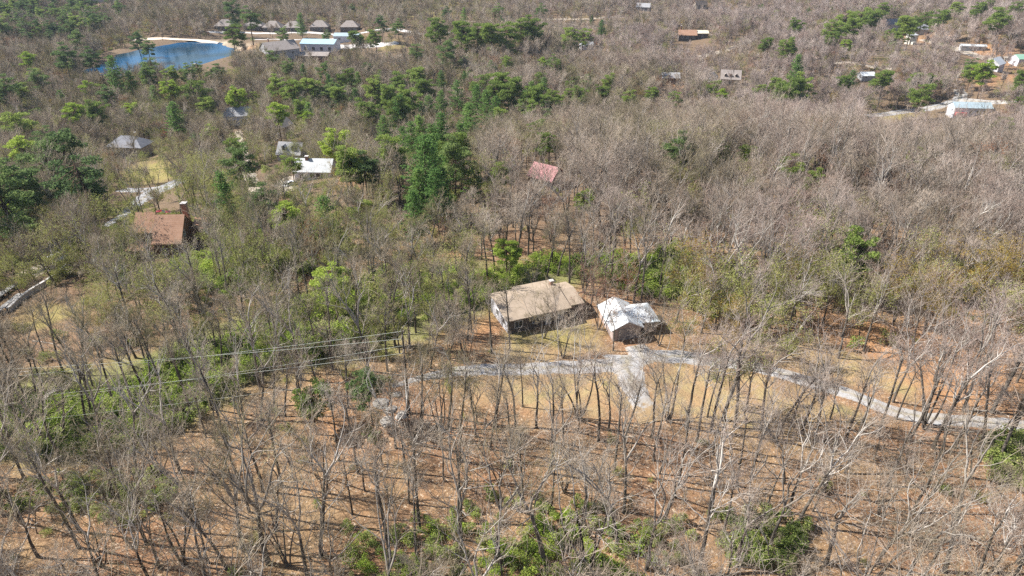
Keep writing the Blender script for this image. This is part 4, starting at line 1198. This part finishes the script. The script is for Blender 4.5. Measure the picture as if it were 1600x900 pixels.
for r, st in (((165, 60, 356, 104), 1.0), ((200, 50, 340, 70), .9), ((182, 246, 290, 335), .82), ((372, 205, 405, 325), .6), ((1355, 164, 1500, 190), 1.0), ((1500, 64, 1600, 130), .6), ((320, 44, 640, 84), .88), ((5, 395, 112, 500), .93),
              ((590, 572, 800, 615), .6), ((640, 550, 1010, 596), .5), ((960, 545, 1040, 650), .6), ((1050, 545, 1420, 640), .4), ((1420, 630, 1600, 672), .25), ((500, 620, 560, 700), .5), ((1360, 52, 1500, 75), .5), ((640, 2, 730, 30), .7), ((1040, 55, 1200, 100), .4), ((1280, 95, 1400, 112), .6), ((720, 24, 980, 36), .5)):
    VIEW.append((r, at((r[0] + r[2]) / 2, (r[1] + r[3]) / 2).y - 2, st))
TREES = []     # dict(kind, variant, x, y, scale, rz, fam)
def add(kind, x, y, s, fam, variant=None, rz=None, sz=1.0):
    v = rng.integers(len(KINDS[kind])) if variant is None else variant
    TREES.append(dict(kind=kind, v=int(v), x=x, y=y, s=s, sz=sz, rz=float(rng.uniform(0, 6.28)) if rz is None else rz, fam=fam))

# pines the photograph shows, by the middle of the crown and its height in the picture
PINES = """625,180,58,white 642,205,58,white 676,228,64,white 720,205,58,white 702,258,66,white 682,305,78,white 655,300,70,white 735,190,54,white 760,168,48,white 690,168,48,white 612,160,48,white 586,152,44,white 668,250,70,white 630,215,50,white 600,205,46,white 850,140,34,white 820,160,36,white 600,185,55,round 575,170,38,round 655,195,62,white 690,215,72,white 715,152,48,white 745,158,46,white 640,155,38,round 665,140,34,round 625,130,34,round 560,130,32,white 585,140,34,round
515,135,34,white 480,140,34,round 435,135,30,round 455,142,34,round 775,176,46,white 800,140,38,round 785,130,34,round 830,152,34,round 850,162,30,round 835,172,30,round 872,165,26,round 887,152,26,round
665,268,105,white 692,296,64,white 648,335,75,white 742,280,55,white 570,266,46,dark 860,195,36,round 800,166,34,white 905,150,28,round 670,172,42,white 705,188,46,round 730,185,44,white 620,165,40,round 540,120,28,round
655,120,30,round 690,128,32,white 752,132,34,round 770,145,34,round 555,155,30,white 605,150,34,round 680,240,60,white 710,235,46,white
370,150,30,brightp 433,178,34,brightp 180,120,58,white 205,132,38,white 265,138,28,brightp 300,142,40,round 275,190,56,white 322,165,28,round 115,176,34,brightp 35,235,44,brightp 100,232,66,dark 125,262,80,dark 72,252,60,dark 60,215,40,dark
20,192,44,round 10,142,38,dark 100,90,34,dark 45,95,26,brightp 140,92,28,dark 240,102,28,dark 292,115,24,dark 345,108,22,dark 60,130,30,dark 152,175,34,round 25,290,70,dark 2,320,80,dark 50,330,46,dark 100,300,56,dark
362,20,28,dark 388,24,30,dark 362,55,32,round 470,38,30,white 443,57,20,dark 511,57,15,dark 555,62,26,round 587,60,26,round 595,40,20,dark 622,43,20,dark 688,46,36,round 720,52,36,round 697,20,15,dark 745,55,34,round 768,55,36,round 790,52,34,round
815,45,34,round 835,45,34,round 725,25,22,white 780,18,18,dark 845,18,18,dark 655,80,26,dark 700,85,32,dark 895,57,28,round 910,58,26,round 940,46,26,white 925,32,14,white 848,99,18,brightp 868,106,20,round 430,88,24,dark 445,103,24,dark
1300,40,32,round 1320,30,32,round 1345,25,30,round 1365,30,30,round 1335,40,30,round 1243,42,24,round 1200,70,22,round 1228,75,28,round 1242,118,56,white 1225,150,36,round 1255,138,38,round 1238,140,40,round 1210,135,26,round 1322,70,18,brightp 1330,128,34,white 1382,126,32,round
1440,146,34,round 1415,40,30,round 1426,38,26,round 1442,30,26,round 1470,30,28,round 1380,15,22,round 1565,30,34,round 1530,15,22,round 1495,15,22,round 1590,12,22,round 1515,100,22,dark 1520,112,24,round 1540,112,32,brightp 1595,125,28,round 1545,5,18,round
1125,245,30,round 1165,237,18,round 1240,262,40,round 1275,285,15,round 1433,247,18,brightp 1345,398,66,round 914,312,36,brightp 1390,55,18,round 1405,60,22,round 985,152,22,round 1050,155,24,round 1115,136,22,round 1128,150,22,brightp 940,142,22,round 952,130,24,round 1018,146,20,round 1562,200,34,round
520,440,60,brightp 575,606,58,dark 485,622,46,round 360,442,34,brightp 640,130,30,round 530,150,30,round 505,150,28,dark 895,130,22,round 1185,142,22,round 792,392,34,brightp 1022,150,18,round 165,150,26,dark 230,120,26,dark 1300,60,22,round 470,170,26,round 455,255,30,round
215,65,22,dark 230,75,22,dark 120,60,24,dark 330,115,20,dark 310,105,20,dark 265,118,24,round""".split()
for e in PINES:
    px, py, hp, kd = e.split(","); px, py, hp = float(px), float(py), float(hp)
    frac, mid = (.87, .55) if kd == 'white' else (.56, .67)
    s = 12.0
    for _ in range(4):
        p = at(px, py, s * mid)
        dep = proj(p.x, p.y, p.z + s * mid)[2]
        s = hp * dep / FPX / frac / .93
        if kd != 'white': s = min(max(s, 9), 31)
        else: s = min(s, 36)
    add(kd, p.x, p.y, s, 'pine')
    LOW.append(((px - hp * .5 - 7, py - hp * .5, px + hp * .5 + 7, py + hp * .36), p.y - .3))
# the dark wood of pines in the far left corner
k = 0
while k < 80:
    px, py = rng.uniform(-40, 205), rng.uniform(2, 58)
    if py > 20 + 60 * (1 - px / 230) : continue
    p = at(px, py, 12); s = rng.uniform(15, 21)
    if not blocked(p.x, p.y) : add('dark' if rng.random() < .75 else 'round', p.x, p.y, s, 'pine')
    k += 1
# loose pines between
k = 0
while k < 215:
    if k < 60 or k >= 170: px, py, kd = rng.uniform(-20, 560), rng.uniform(85, 330), ('round', 'dark', 'brightp', 'white')[int(rng.integers(4))]
    elif k < 100: px, py, kd = rng.uniform(430, 900), rng.uniform(105, 200), ('round', 'white', 'dark')[int(rng.integers(3))]
    elif k < 125: px, py, kd = rng.uniform(560, 980), rng.uniform(5, 110), ('round', 'dark')[int(rng.integers(2))]
    elif k < 145: px, py, kd = rng.uniform(1180, 1600), rng.uniform(5, 170), 'round'
    else: px, py, kd = rng.uniform(420, 1590), rng.uniform(5, 260), ('round', 'dark')[int(rng.integers(2))]
    p = at(px, py, 10); s = float(rng.uniform(9, 15.5))
    if 40 < px < 330 and 215 < py < 335: k += 1; continue
    if not blocked(p.x, p.y) and not hides(p.x, p.y, s, 3): add(kd, p.x, p.y, s, 'pine')
    k += 1
# budding trees
BUDS = """1065,445,60,olive 1110,455,60,yellow 1155,445,64,olive 1215,455,60,olive 1255,440,56,yellow 1300,450,60,olive 1360,455,56,olive 1410,450,60,yellow 1490,455,64,olive 1560,460,64,olive 1590,480,60,olive 1460,470,60,yellow 1185,520,64,olive 1240,505,60,olive 1075,500,56,olive 1130,500,60,yellow 560,510,56,olive 620,500,56,olive 680,470,50,olive 330,500,50,olive 430,168,22,rust 820,72,20,rust 777,108,22,rust 530,182,22,rust 22,72,18,rust 190,165,18,rust 1050,132,18,rust 835,100,16,rust 1040,245,30,pink 990,318,36,pink 1075,310,40,pink 1180,300,40,pink 1290,290,44,pink 1400,295,40,pink 1570,305,36,pink
940,452,64,pink 985,420,50,rust 1090,425,62,yellow 1130,440,70,olive 1535,430,66,yellow 1580,425,60,yellow 1440,410,60,olive 1280,420,60,olive 1180,480,60,olive 1200,430,56,olive 705,600,44,olive 650,430,54,olive 590,480,60,olive 500,470,60,olive 440,500,60,olive
380,330,40,olive 340,310,40,olive 300,310,40,olive 450,360,40,olive 480,330,36,olive 500,300,36,olive 300,440,44,olive 230,470,44,olive 610,300,36,olive 620,360,40,olive 1060,290,28,yellow 1130,60,14,olive 1010,40,14,yellow 1150,100,16,yellow 1170,110,14,rust
300,230,30,olive 240,180,26,olive 70,210,30,olive 60,420,44,olive 20,390,44,olive 150,420,46,olive 700,430,50,olive 740,400,46,olive 1330,470,60,olive 1160,560,70,olive 470,225,24,olive 395,190,24,olive 330,200,26,olive 930,100,14,rust 680,100,18,pink 500,35,10,olive
1080,320,36,olive 560,340,34,yellow 640,250,26,olive 545,300,28,olive 1530,185,20,yellow 1570,185,20,rust 1405,120,16,rust 1300,160,18,yellow 1270,175,20,yellow 1010,180,18,yellow 800,235,24,rust 1480,420,54,yellow""".split()
for e in BUDS:
    px, py, hp, kd = e.split(","); px, py, hp = float(px), float(py), float(hp)
    s = 10.0
    for _ in range(4):
        p = at(px, py, s * .68); dep = proj(p.x, p.y, p.z + s * .68)[2]
        s = min(max(hp * dep / FPX / .6, 5.5), 15)
    add(kd, p.x, p.y, s / 13.0, 'bud')
    LOW.append(((px - hp * .4, py - hp * .5, px + hp * .4, py + hp * .1), p.y - .3))

# bare trees: those one can point at first, by foot and top in the photograph
NEAR = """660,680,545,1 700,668,540,6 720,690,560,10 775,668,545,12 805,680,550,15 838,668,540,0 862,690,560,18 935,690,545,10 975,690,560,6 1018,682,545,12 1072,668,520,15 1088,690,545,1 1112,672,510,18 1148,668,500,10 1190,672,520,6 1210,690,540,12 1252,678,530,0 1276,664,540,15 1322,690,550,18 1372,682,540,1 1420,690,540,10 1458,700,520,6 1530,700,540,12 1575,690,520,15 1395,628,500,0 1310,560,440,8 1350,548,430,5 1420,560,440,0 1160,530,410,1 1095,520,400,6 1230,540,420,10 850,528,455,9 872,515,450,13 1002,545,470,9 1030,540,470,3 958,548,470,0 880,560,490,9 700,560,480,9 730,565,490,3 768,552,438,1 797,548,440,1 737,520,415,1 990,472,338,0 1001,474,345,1 890,442,330,1 912,440,345,0 905,655,505,3 950,672,560,5 1045,657,520,3 1105,652,555,1 1128,657,452,4 1165,642,520,8 1237,667,560,2 1296,655,570,5 1348,662,555,5 1400,655,560,1
1445,668,500,3 1472,672,480,4 1505,642,480,4 1548,645,450,4 745,662,585,2 690,672,560,3 645,690,560,3 618,700,570,1 1490,700,560,4 1560,720,560,4 1180,720,600,0 1230,800,650,0 1090,900,690,4 1475,895,680,4 1200,860,700,0 1290,880,700,8 1370,880,720,7 1590,880,700,0
500,870,680,4 420,880,640,2 610,880,680,1 655,830,650,1 720,870,660,5 775,880,690,0 850,880,660,7 915,890,690,3 965,860,680,8 1010,890,720,0 1385,760,620,4 1320,740,600,4 1425,800,660,4 100,690,560,4 165,700,540,0 220,670,520,1 150,620,500,1 70,700,560,5 30,720,570,1
300,650,520,1 240,650,500,1 330,640,520,0 520,560,440,1 575,580,420,5 605,580,470,1 640,540,430,0 650,520,420,1 700,520,410,1 340,560,450,0 400,570,460,2 285,880,720,3 230,850,700,5 380,860,690,0 60,870,740,2 170,470,380,4 160,450,360,7 250,890,760,5 560,740,620,1 530,720,610,1
440,760,620,1 390,800,660,1 860,740,600,0 800,720,610,1 1060,760,640,1 1110,800,650,2 1150,760,640,1 880,700,590,1 960,740,600,1 1020,720,610,1 1270,700,590,1""".split()
for e in NEAR:
    px, py, ty, v = [float(q) for q in e.split(",")]
    p = at(px, py); s = 14.0
    for _ in range(3):
        s = s * (py - ty) / max(py - proj(p.x, p.y, p.z + s)[1], 1)
    s = min(max(s, 8), 21)
    add('bare', p.x, p.y, s / 17.0, 'bare', variant=int(v), rz=float(rng.uniform(-.6, .6)) if int(v) == 4 else None)
used = {}
def cell(x, y): return int(x // 6), int(y // 6)
for t in TREES: used.setdefault(cell(t['x'], t['y']), []).append((t['x'], t['y'], 1.7))
def free(x, y, d):
    cx, cy = cell(x, y)
    for i in (-1, 0, 1):
        for j in (-1, 0, 1):
            for (ux, uy, _) in used.get((cx + i, cy + j), ()):
                if (ux - x) ** 2 + (uy - y) ** 2 < d * d: return False
    return True
def scatter(spacing, ymin, ymax, accept):
    y = ymin
    while y < ymax:
        sp = spacing(y)
        half = y * .86 + 26
        x = -half
        while x < half:
            px_, py_ = x + rng.uniform(-.46, .46) * sp, y + rng.uniform(-.46, .46) * sp
            accept(px_, py_)
            x += sp
        y += sp * .92
VALLEY = gpoly([(-40, 720), (-40, 600), (200, 540), (420, 440), (620, 400), (1100, 385), (1100, 470), (900, 440), (740, 500), (600, 570), (420, 600), (250, 690), (100, 730)])
OPEN = gpoly([(-60, 740), (120, 715), (300, 660), (430, 600), (600, 560), (1000, 530), (1450, 520), (1700, 560), (1800, 1000), (-200, 1000)])
def acc_tree(x, y):
    if y < 125 and in_poly(np.array([x]), np.array([y]), OPEN)[0] and rng.random() < .13: return
    if not free(x, y, 2.0) or blocked(x, y): return
    h = rng.uniform(9.5, 15.5) if rng.random() < .7 else rng.uniform(5, 9.5)
    if 100 < y < 172: h = rng.uniform(10.5, 15.5)
    elif y >= 172: h = rng.uniform(8, 13)
    h = lowered(x, y, h)
    if in_poly(np.array([x]), np.array([y]), VALLEY)[0] and rng.random() < .32: return
    if hides(x, y, h, .2 * h): return
    used.setdefault(cell(x, y), []).append((x, y, 2))
    r = rng.random()
    left = (x < -8 - .1 * (y - 100)) and 95 < y < 330
    if y > 95 and r < (.36 if left else .07 if y < 180 else .32): add(('olive' if rng.random() < (.92 if left else .5) else ('pink', 'pink', 'yellow', 'rust')[int(rng.integers(4))]), x, y, h / 17, 'budfar')
    else:
        v = None
        if in_poly(np.array([x]), np.array([y]), VALLEY)[0]: v = int(rng.choice([1, 6, 10, 12, 15, 18])); h = max(h, rng.uniform(11, 15))
        elif y < 105 and rng.random() < .6: v = int(rng.choice([1, 6, 10, 12, 15, 18, 4, 0, 11, 14, 17, 19, 16]))
        add('bare', x, y, h / 17.0, 'bare', variant=v, sz=float(rng.uniform(.85, 1.2)), rz=float(rng.uniform(-1, 1)) if v in (4, 17) else None)
scatter(lambda y: 3.9 + .0028 * max(y - 150, 0), 34, 960, acc_tree)

# shrubs of the understorey
ZONES = [("laurel", 46, 2.2, 4.4, [(0, 715), (0, 640), (200, 600), (420, 500), (560, 440), (640, 460), (600, 540), (420, 585), (250, 690), (120, 720)]),
         ("brightshrub", 60, 2.0, 4.0, [(0, 690), (0, 640), (200, 610), (420, 500), (560, 430), (760, 420), (900, 395), (900, 430), (760, 470), (620, 520), (520, 560), (380, 590), (240, 690)]),
         ("laurel", 26, 2.0, 4.0, [(900, 410), (1090, 400), (1090, 470), (1030, 470), (960, 450), (880, 430)]),
         ("brightshrub", 16, 2.0, 3.6, [(930, 400), (1080, 400), (1060, 470), (1000, 455), (900, 430)]),
         ("laurel", 30, 1.3, 2.5, [(540, 830), (680, 800), (800, 770), (900, 790), (1080, 800), (1110, 910), (530, 910)]),
         ("brightshrub", 12, 1.6, 3.0, [(540, 850), (700, 830), (820, 800), (1040, 820), (1080, 910), (530, 910)]),
         ("laurel", 24, 1.4, 2.6, [(20, 800), (60, 740), (180, 740), (280, 735), (270, 800), (200, 830), (130, 800)]),
         ("brightshrub", 20, 2.6, 4.4, [(322, 378), (350, 362), (420, 368), (430, 400), (370, 420), (320, 430), (280, 430), (290, 405)]),
         ("laurel", 30, 2.4, 4.4, [(150, 390), (200, 400), (300, 410), (440, 390), (540, 380), (520, 420), (320, 460), (180, 450)]),
         ("oliveshrub", 30, 2.2, 4.0, [(1080, 410), (1500, 400), (1600, 420), (1600, 470), (1300, 480), (1090, 490)]),
         ("laurel", 18, 1.4, 2.8, [(1110, 800), (1140, 880), (1230, 900), (1260, 820), (1200, 800)]),
         ("laurel", 10, 2.0, 4.0, [(1540, 690), (1600, 680), (1600, 770), (1560, 760)]),
         ("oliveshrub", 26, 2.4, 4.2, [(0, 380), (120, 330), (420, 320), (480, 360), (300, 400), (100, 440), (0, 430)])]
def pick(poly):
    xs, ys = [q[0] for q in poly], [q[1] for q in poly]
    while True:
        a, b_ = rng.uniform(min(xs), max(xs)), rng.uniform(min(ys), max(ys))
        if in_poly(np.array([a]), np.array([b_]), poly)[0]: return a, b_
SHR_STUFF = []
for kd, n, s0, s1, poly in ZONES:
    for k in range(n):
        p = at(*pick(poly)); s = float(rng.uniform(s0, s1))
        if blocked(p.x, p.y, .3): continue
        add(kd, p.x, p.y, s, 'shrub', sz=float(rng.uniform(.8, 1.15)))
    for k in range(int(n * (8 if poly[0][1] < 790 else 4))):
        p = at(*pick(poly)); s = float(rng.uniform(s0 * .6, s1 * .95))
        if not blocked(p.x, p.y, .2): SHR_STUFF.append((kd, p.x, p.y, s))
for (px, py, s, kd) in ((820, 522, 1.6, 'laurel'), (797, 524, 1.3, 'laurel'), (815, 541, 1.2, 'brightshrub'), (875, 505, 2.0, 'oliveshrub'), (840, 512, 1.8, 'laurel'), (1335, 545, 3.4, 'laurel'), (1215, 490, 3, 'laurel'), (1110, 500, 2.6, 'brightshrub'), (1060, 470, 2.6, 'laurel'), (232, 268, 2.4, 'brightshrub'), (400, 72, 3, 'laurel'), (1385, 540, 3.2, 'oliveshrub'), (580, 690, 2.6, 'laurel')):
    p = at(px, py); add(kd, p.x, p.y, s, 'shrub')

# ------------------------------------------------------------------ build the ones that count, the rest as woodland
for t in TREES:
    t['z'] = hz(t['x'], t['y'])
    hgt = {'bare': 17, 'bud': 13, 'budfar': 13, 'pine': 1, 'shrub': .9}[t['fam']] * t['s']
    a = proj(t['x'], t['y'], t['z'] + hgt * .75)
    t['px'], t['py'], t['dep'] = a
    t['hpx'] = hgt * FPX / a[2]
    b_ = proj(t['x'], t['y'], t['z'])
    t['seen'] = -8 < a[0] < 1608 and a[1] < 905 and max(a[1], b_[1]) > 0
LIMIT = {'bare': 300, 'bud': 300, 'pine': 290, 'shrub': 290}
fams = {}
for t in TREES: fams.setdefault(t['fam'], []).append(t)
chosen, rest = [], []
for fam, L in fams.items():
    if fam == 'budfar': rest += L; continue
    vis = sorted([t for t in L if t['seen']], key=lambda t: -t['hpx'])
    chosen += vis[:LIMIT[fam]]
    rest += vis[LIMIT[fam]:] + [t for t in L if not t['seen']]

LAND = {"the tan roofed house": at(840, 500), "the garage": at(985, 520), "the driveway fork": at(990, 575), "the downhill spur": at(1010, 645), "the pale stones": at(600, 640), "the brown cabin": at(250, 385), "the curved retaining wall": at(95, 425),
        "the middle wires": at(200, 650), "the red roofed house": at(846, 285), "the white roofed house": at(487, 275), "the slate roofed house": at(197, 240), "the yellow lawn": at(232, 268), "the gravel lane": at(385, 265), "the lake": at(240, 90),
        "the lakeside lodge": at(446, 90), "the blue roofed hall": at(497, 82), "the beige gabled house": at(1140, 130), "the rusty red house": at(1074, 60), "the white shed": at(1356, 125), "the long grey house": at(1518, 180), "the mobile home": at(1520, 78),
        "the stone tower": at(1425, 68), "the driveway bend": at(1260, 595), "the driveway's far end": at(1560, 662), "the pale track": at(850, 30), "the pavilions": at(460, 50), "the clay patch": at(525, 660), "the white house": at(372, 194)}
LN = list(LAND.keys()); LP = np.array([[LAND[k].x, LAND[k].y] for k in LN])
ORD = ["nearest", "second nearest", "third nearest", "fourth nearest", "fifth nearest", "sixth nearest", "seventh nearest", "eighth nearest", "ninth nearest", "tenth nearest", "eleventh nearest", "twelfth nearest", "thirteenth nearest", "fourteenth nearest", "fifteenth nearest", "sixteenth nearest", "seventeenth nearest", "eighteenth nearest", "nineteenth nearest", "twentieth nearest"]
KW = {'bare': "bare grey tree", 'white': "pine", 'round': "pine", 'dark': "pine", 'brightp': "pine", 'olive': "tree", 'yellow': "tree", 'rust': "tree", 'pink': "tree", 'laurel': "shrub", 'brightshrub': "shrub", 'oliveshrub': "shrub"}
NAME = {'bare': "bare_tree", 'bud': "budding_tree", 'pine': "pine_tree", 'shrub': "shrub"}
CAT = {'bare': "bare tree", 'bud': "budding tree", 'pine': "pine tree", 'shrub': "shrub"}
GRP = {'bare': "bare trees of the wood", 'bud': "budding trees in the wood", 'pine': "pines in the wood", 'shrub': "evergreen shrubs under the trees"}
bins = {}
for t in chosen:
    words = KINDS[t['kind']][t['v']][2]
    d = np.hypot(LP[:, 0] - t['x'], LP[:, 1] - t['y'])
    i = int(np.argmin(d)); dx, dy = t['x'] - LP[i, 0], t['y'] - LP[i, 1]
    rel = ("right of" if dx > 0 else "left of") if abs(dx) > abs(dy) else ("behind" if dy > 0 else "in front of")
    t['d'] = float(d[i])
    bins.setdefault((words + " " + KW[t['kind']], rel, LN[i]), []).append(t)
for (w_, rel, lm), L in bins.items():
    L.sort(key=lambda t: t['d'])
    for i, t in enumerate(L):
        if len(L) == 1: lab = f"only {w_} {rel} {lm}"
        else: lab = f"{ORD[min(i, 19)]} {w_} {rel} {lm}"
        t['label'] = lab
for t in chosen:
    trm, crm, w_ = KINDS[t['kind']][t['v']]
    root = empty(NAME[t['fam']], (t['x'], t['y'], t['z'] - .05), t['rz'])
    root.scale = (t['s'], t['s'], t['s'] * t['sz'])
    tag(root, t['label'], CAT[t['fam']], GRP[t['fam']])
    link("trunk" if t['fam'] != 'shrub' else "stem", trm, root)
    link("crown" if t['fam'] != 'shrub' else "foliage", crm, root)

# prototypes for the far wood, one mesh each, kept in a collection of their own
def joined(tr, cr, name, lenH):
    k0 = len(tr.v)
    mb = MB(); mb.v = tr.v + cr.v; mb.f = tr.f + [tuple(k0 + i for i in f) for f in cr.f]
    mb.m = [0] * len(tr.f) + [1 + m for m in cr.m]
    return mb
def mass(name, protos, items, label, cat):
    "one object of many plants: items are (proto index, x, y, z, scale, scale z, rot)"
    col = bpy.data.collections.new(name + "_kinds")
    for i, pm in enumerate(protos):
        o = bpy.data.objects.new(f"{name}_kind_{i:02d}", pm); col.objects.link(o)
    me = bpy.data.meshes.new(name)
    A = np.array(items, float)
    me.vertices.add(len(A)); me.vertices.foreach_set("co", A[:, 1:4].ravel())
    for nm, tp, val in (("kind", 'INT', A[:, 0].astype(np.int32)), ("turn", 'FLOAT_VECTOR', np.stack([A[:, 7] if A.shape[1] > 7 else 0 * A[:, 0], 0 * A[:, 0], A[:, 6]], 1).astype(np.float32)), ("size", 'FLOAT_VECTOR', np.stack([A[:, 4], A[:, 4], A[:, 5]], 1).astype(np.float32))):
        at_ = me.attributes.new(nm, tp, 'POINT')
        at_.data.foreach_set("value" if tp == 'INT' else "vector", val.ravel())
    me.update()
    o = link(name, me); tag(o, label, cat, kind="stuff")
    ng = bpy.data.node_groups.new(name, 'GeometryNodeTree')
    ng.interface.new_socket("Geometry", in_out='INPUT', socket_type='NodeSocketGeometry')
    ng.interface.new_socket("Geometry", in_out='OUTPUT', socket_type='NodeSocketGeometry')
    gi = ng.nodes.new('NodeGroupInput'); go = ng.nodes.new('NodeGroupOutput')
    ip = ng.nodes.new('GeometryNodeInstanceOnPoints'); ci = ng.nodes.new('GeometryNodeCollectionInfo')
    ci.inputs[0].default_value = col; ci.inputs[1].default_value = True; ci.inputs[2].default_value = True
    def named(nm, tp):
        n = ng.nodes.new('GeometryNodeInputNamedAttribute'); n.data_type = tp; n.inputs[0].default_value = nm; return n.outputs[0]
    ng.links.new(gi.outputs[0], ip.inputs['Points']); ng.links.new(ci.outputs[0], ip.inputs['Instance'])
    ip.inputs['Pick Instance'].default_value = True
    ng.links.new(named("kind", 'INT'), ip.inputs['Instance Index'])
    rv = ng.nodes.new('FunctionNodeEulerToRotation'); ng.links.new(named("turn", 'FLOAT_VECTOR'), rv.inputs[0])
    ng.links.new(rv.outputs[0], ip.inputs['Rotation']); ng.links.new(named("size", 'FLOAT_VECTOR'), ip.inputs['Scale'])
    ng.links.new(ip.outputs[0], go.inputs[0])
    md = o.modifiers.new("scatter", 'NODES'); md.node_group = ng
    return o
bare_mid, bare_far = [], []
for i, (f_, w_) in enumerate(forms):
    tr, cr, tips = bare_tree(100 + i, f_, 17.0, .023, 1.08)
    bare_mid.append(joined(tr, cr, "t", 17).mesh("woodland_tree", [M['trunk'], M['limb'], M['twig']], True))
NM = len(forms)
for i in range(8):
    tr, cr, tips = bare_tree(500 + i, forms[i][0], 17.0, .042, 1.3, simple=True)
    bare_far.append(joined(tr, cr, "t", 17).mesh("woodland_far_tree", [M['trunk'], M['limb'], M['twig']], True))
order = ['olive', 'pink', 'yellow', 'rust']
bud_protos = []
for kd in order:
    trm, crm, _ = KINDS[kd][0]
    bm = bmesh.new(); bm.from_mesh(crm); n0 = len(bm.faces); bm.from_mesh(trm)
    bm.faces.ensure_lookup_table()
    for f in bm.faces[n0:]: f.material_index = 3
    m2 = bpy.data.meshes.new("woodland_bud_tree"); bm.to_mesh(m2); bm.free()
    for mm in crm.materials: m2.materials.append(mm)
    m2.materials.append(M['trunk']); bud_protos.append(m2)
protos = bare_mid + bare_far + bud_protos
items = []
for t in rest:
    if t['fam'] in ('pine', 'shrub', 'bud'): continue
    if t['kind'] == 'bare': idx = t['v'] if t['y'] < 230 else NM + int(rng.integers(8))
    else: idx = NM + 8 + order.index(t['kind'])
    items.append((idx, t['x'], t['y'], t['z'] - .05, t['s'] if t['kind'] == 'bare' else t['s'] * 17 / 13 * .8, (t['s'] if t['kind'] == 'bare' else t['s'] * 17 / 13 * .8) * t['sz'], t['rz']))
mass("woodland", protos, items, "bare grey and pinkish brown wood covering the slopes", "woodland")
print("INDIVIDUALS", {f: sum(1 for t in chosen if t['fam'] == f) for f in LIMIT}, "WOODLAND", len(items), "dropped pines", sum(1 for t in rest if t['fam'] == 'pine'))

pp, pmap = [], {}
for kd in ('white', 'round', 'dark', 'brightp'):
    trm, crm, _ = KINDS[kd][0]
    bm = bmesh.new(); bm.from_mesh(crm); n0 = len(bm.faces); bm.from_mesh(trm); bm.faces.ensure_lookup_table()
    for f in bm.faces[n0:]: f.material_index = 1
    m2 = bpy.data.meshes.new("far_pine_kind"); bm.to_mesh(m2); bm.free(); m2.materials.append(crm.materials[0]); m2.materials.append(M['pine_trunk'])
    pmap[kd] = len(pp); pp.append(m2)
items = [(pmap[t['kind']], t['x'], t['y'], t['z'] - .05, t['s'], t['s'], t['rz']) for t in rest if t['fam'] == 'pine' and t['seen']]
if items: mass("far_pines", pp, items, "small far pines dotted through the wood", "pine wood")
# leafless brush and saplings under the trees
brushes = [brush(700 + i).mesh("brush_kind", [M['limb'], M['twig']], True) for i in range(6)]
items = []
def acc_brush(x, y):
    if blocked(x, y, .3) or rng.random() < (.25 if y < 100 else .15): return
    s = float(rng.uniform(.9, 2.8)) if rng.random() < .85 else float(rng.uniform(3, 5.5))
    if hides(x, y, s, 1): return
    items.append((int(rng.integers(6)), x, y, hz(x, y), s, s, float(rng.uniform(0, 6.28))))
scatter(lambda y: 3.7 + .008 * max(y - 60, 0), 36, 420, acc_brush)
mass("brush", brushes, items, "leafless grey saplings and brush on the forest floor", "brush")
print("BRUSH", len(items))
# low green undergrowth
ug = {'laurel': 0, 'brightshrub': 1, 'oliveshrub': 2}
ug_m = []
for kd in ('laurel', 'brightshrub', 'oliveshrub'):
    st, cr = shrub(900 + len(ug_m), 14, 36, .085, 1.0)
    ug_m.append(cr.mesh("undergrowth_kind", M['laurel'] if kd == 'laurel' else M['bright'] if kd == 'brightshrub' else M['olive']))
items = [(ug[kd], x, y, hz(x, y), s, s * .7, float(rng.uniform(0, 6.28))) for kd, x, y, s in SHR_STUFF]
def acc_low(x, y):
    left = min(max((-x - 5) / 50, 0), 1) * (1 if y > 85 else .3)
    if blocked(x, y, .3) or rng.random() > (.10 if y < 120 else .35) + .6 * left: return
    s = float(rng.uniform(.8, 2.4)) * (1 if y < 130 else 1.4) * (1 + .5 * left)
    if hides(x, y, s * .8, s * .4): return
    items.append((0 if rng.random() < .25 + .25 * left else 2, x, y, hz(x, y), s, s * .7, float(rng.uniform(0, 6.28))))
scatter(lambda y: 4.2 + .008 * max(y - 60, 0), 36, 520, acc_low)
mass("undergrowth", ug_m, items, "low green and olive undergrowth between the trees", "undergrowth")
# fallen sticks and logs
mb = MB()
rnd = random.Random(55)
for k in range(1300):
    y = 38 + 90 * rnd.random() ** 1.1; x = rnd.uniform(-1, 1) * (y * .85 + 20)
    if blocked(x, y, .2): continue
    a = rnd.uniform(0, 6.28); L = rnd.uniform(.6, 2.6) if rnd.random() < .95 else rnd.uniform(4, 7)
    r_ = .015 + L * .011
    d = Vector((math.cos(a), math.sin(a), 0))
    pts = []
    for i in range(4):
        q = Vector((x, y, 0)) + d * L * i / 3 + Vector((rnd.gauss(0, .05), rnd.gauss(0, .05), 0)) * L
        q.z = hz(q.x, q.y) + r_ * .8; pts.append(q)
    mb.tube(pts, [r_, r_ * .9, r_ * .75, r_ * .5], 4, 0)
tag(mb.build("deadwood", M['limb'], smooth=True), "pale fallen sticks and logs on the leaf litter", "deadwood", kind="stuff")
scene.cycles.max_bounces = 6
scene.cycles.diffuse_bounces = 3
scene.cycles.use_denoising = False

# ------------------------------------------------------------------ thin blue air
hm, nt, out = new_mat("haze_air")
pv = N(nt, "ShaderNodeVolumePrincipled")
pv.inputs["Color"].default_value = (.72, .84, 1.0, 1)
pv.inputs["Density"].default_value = .00007
nt.links.new(pv.outputs[0], out.inputs["Volume"])
mb = MB(); mb.box(-2000, 2000, -150, 2500, -80, 115)
tag(mb.build("haze", hm), "faint blue haze over the far woods", "haze", kind="stuff")
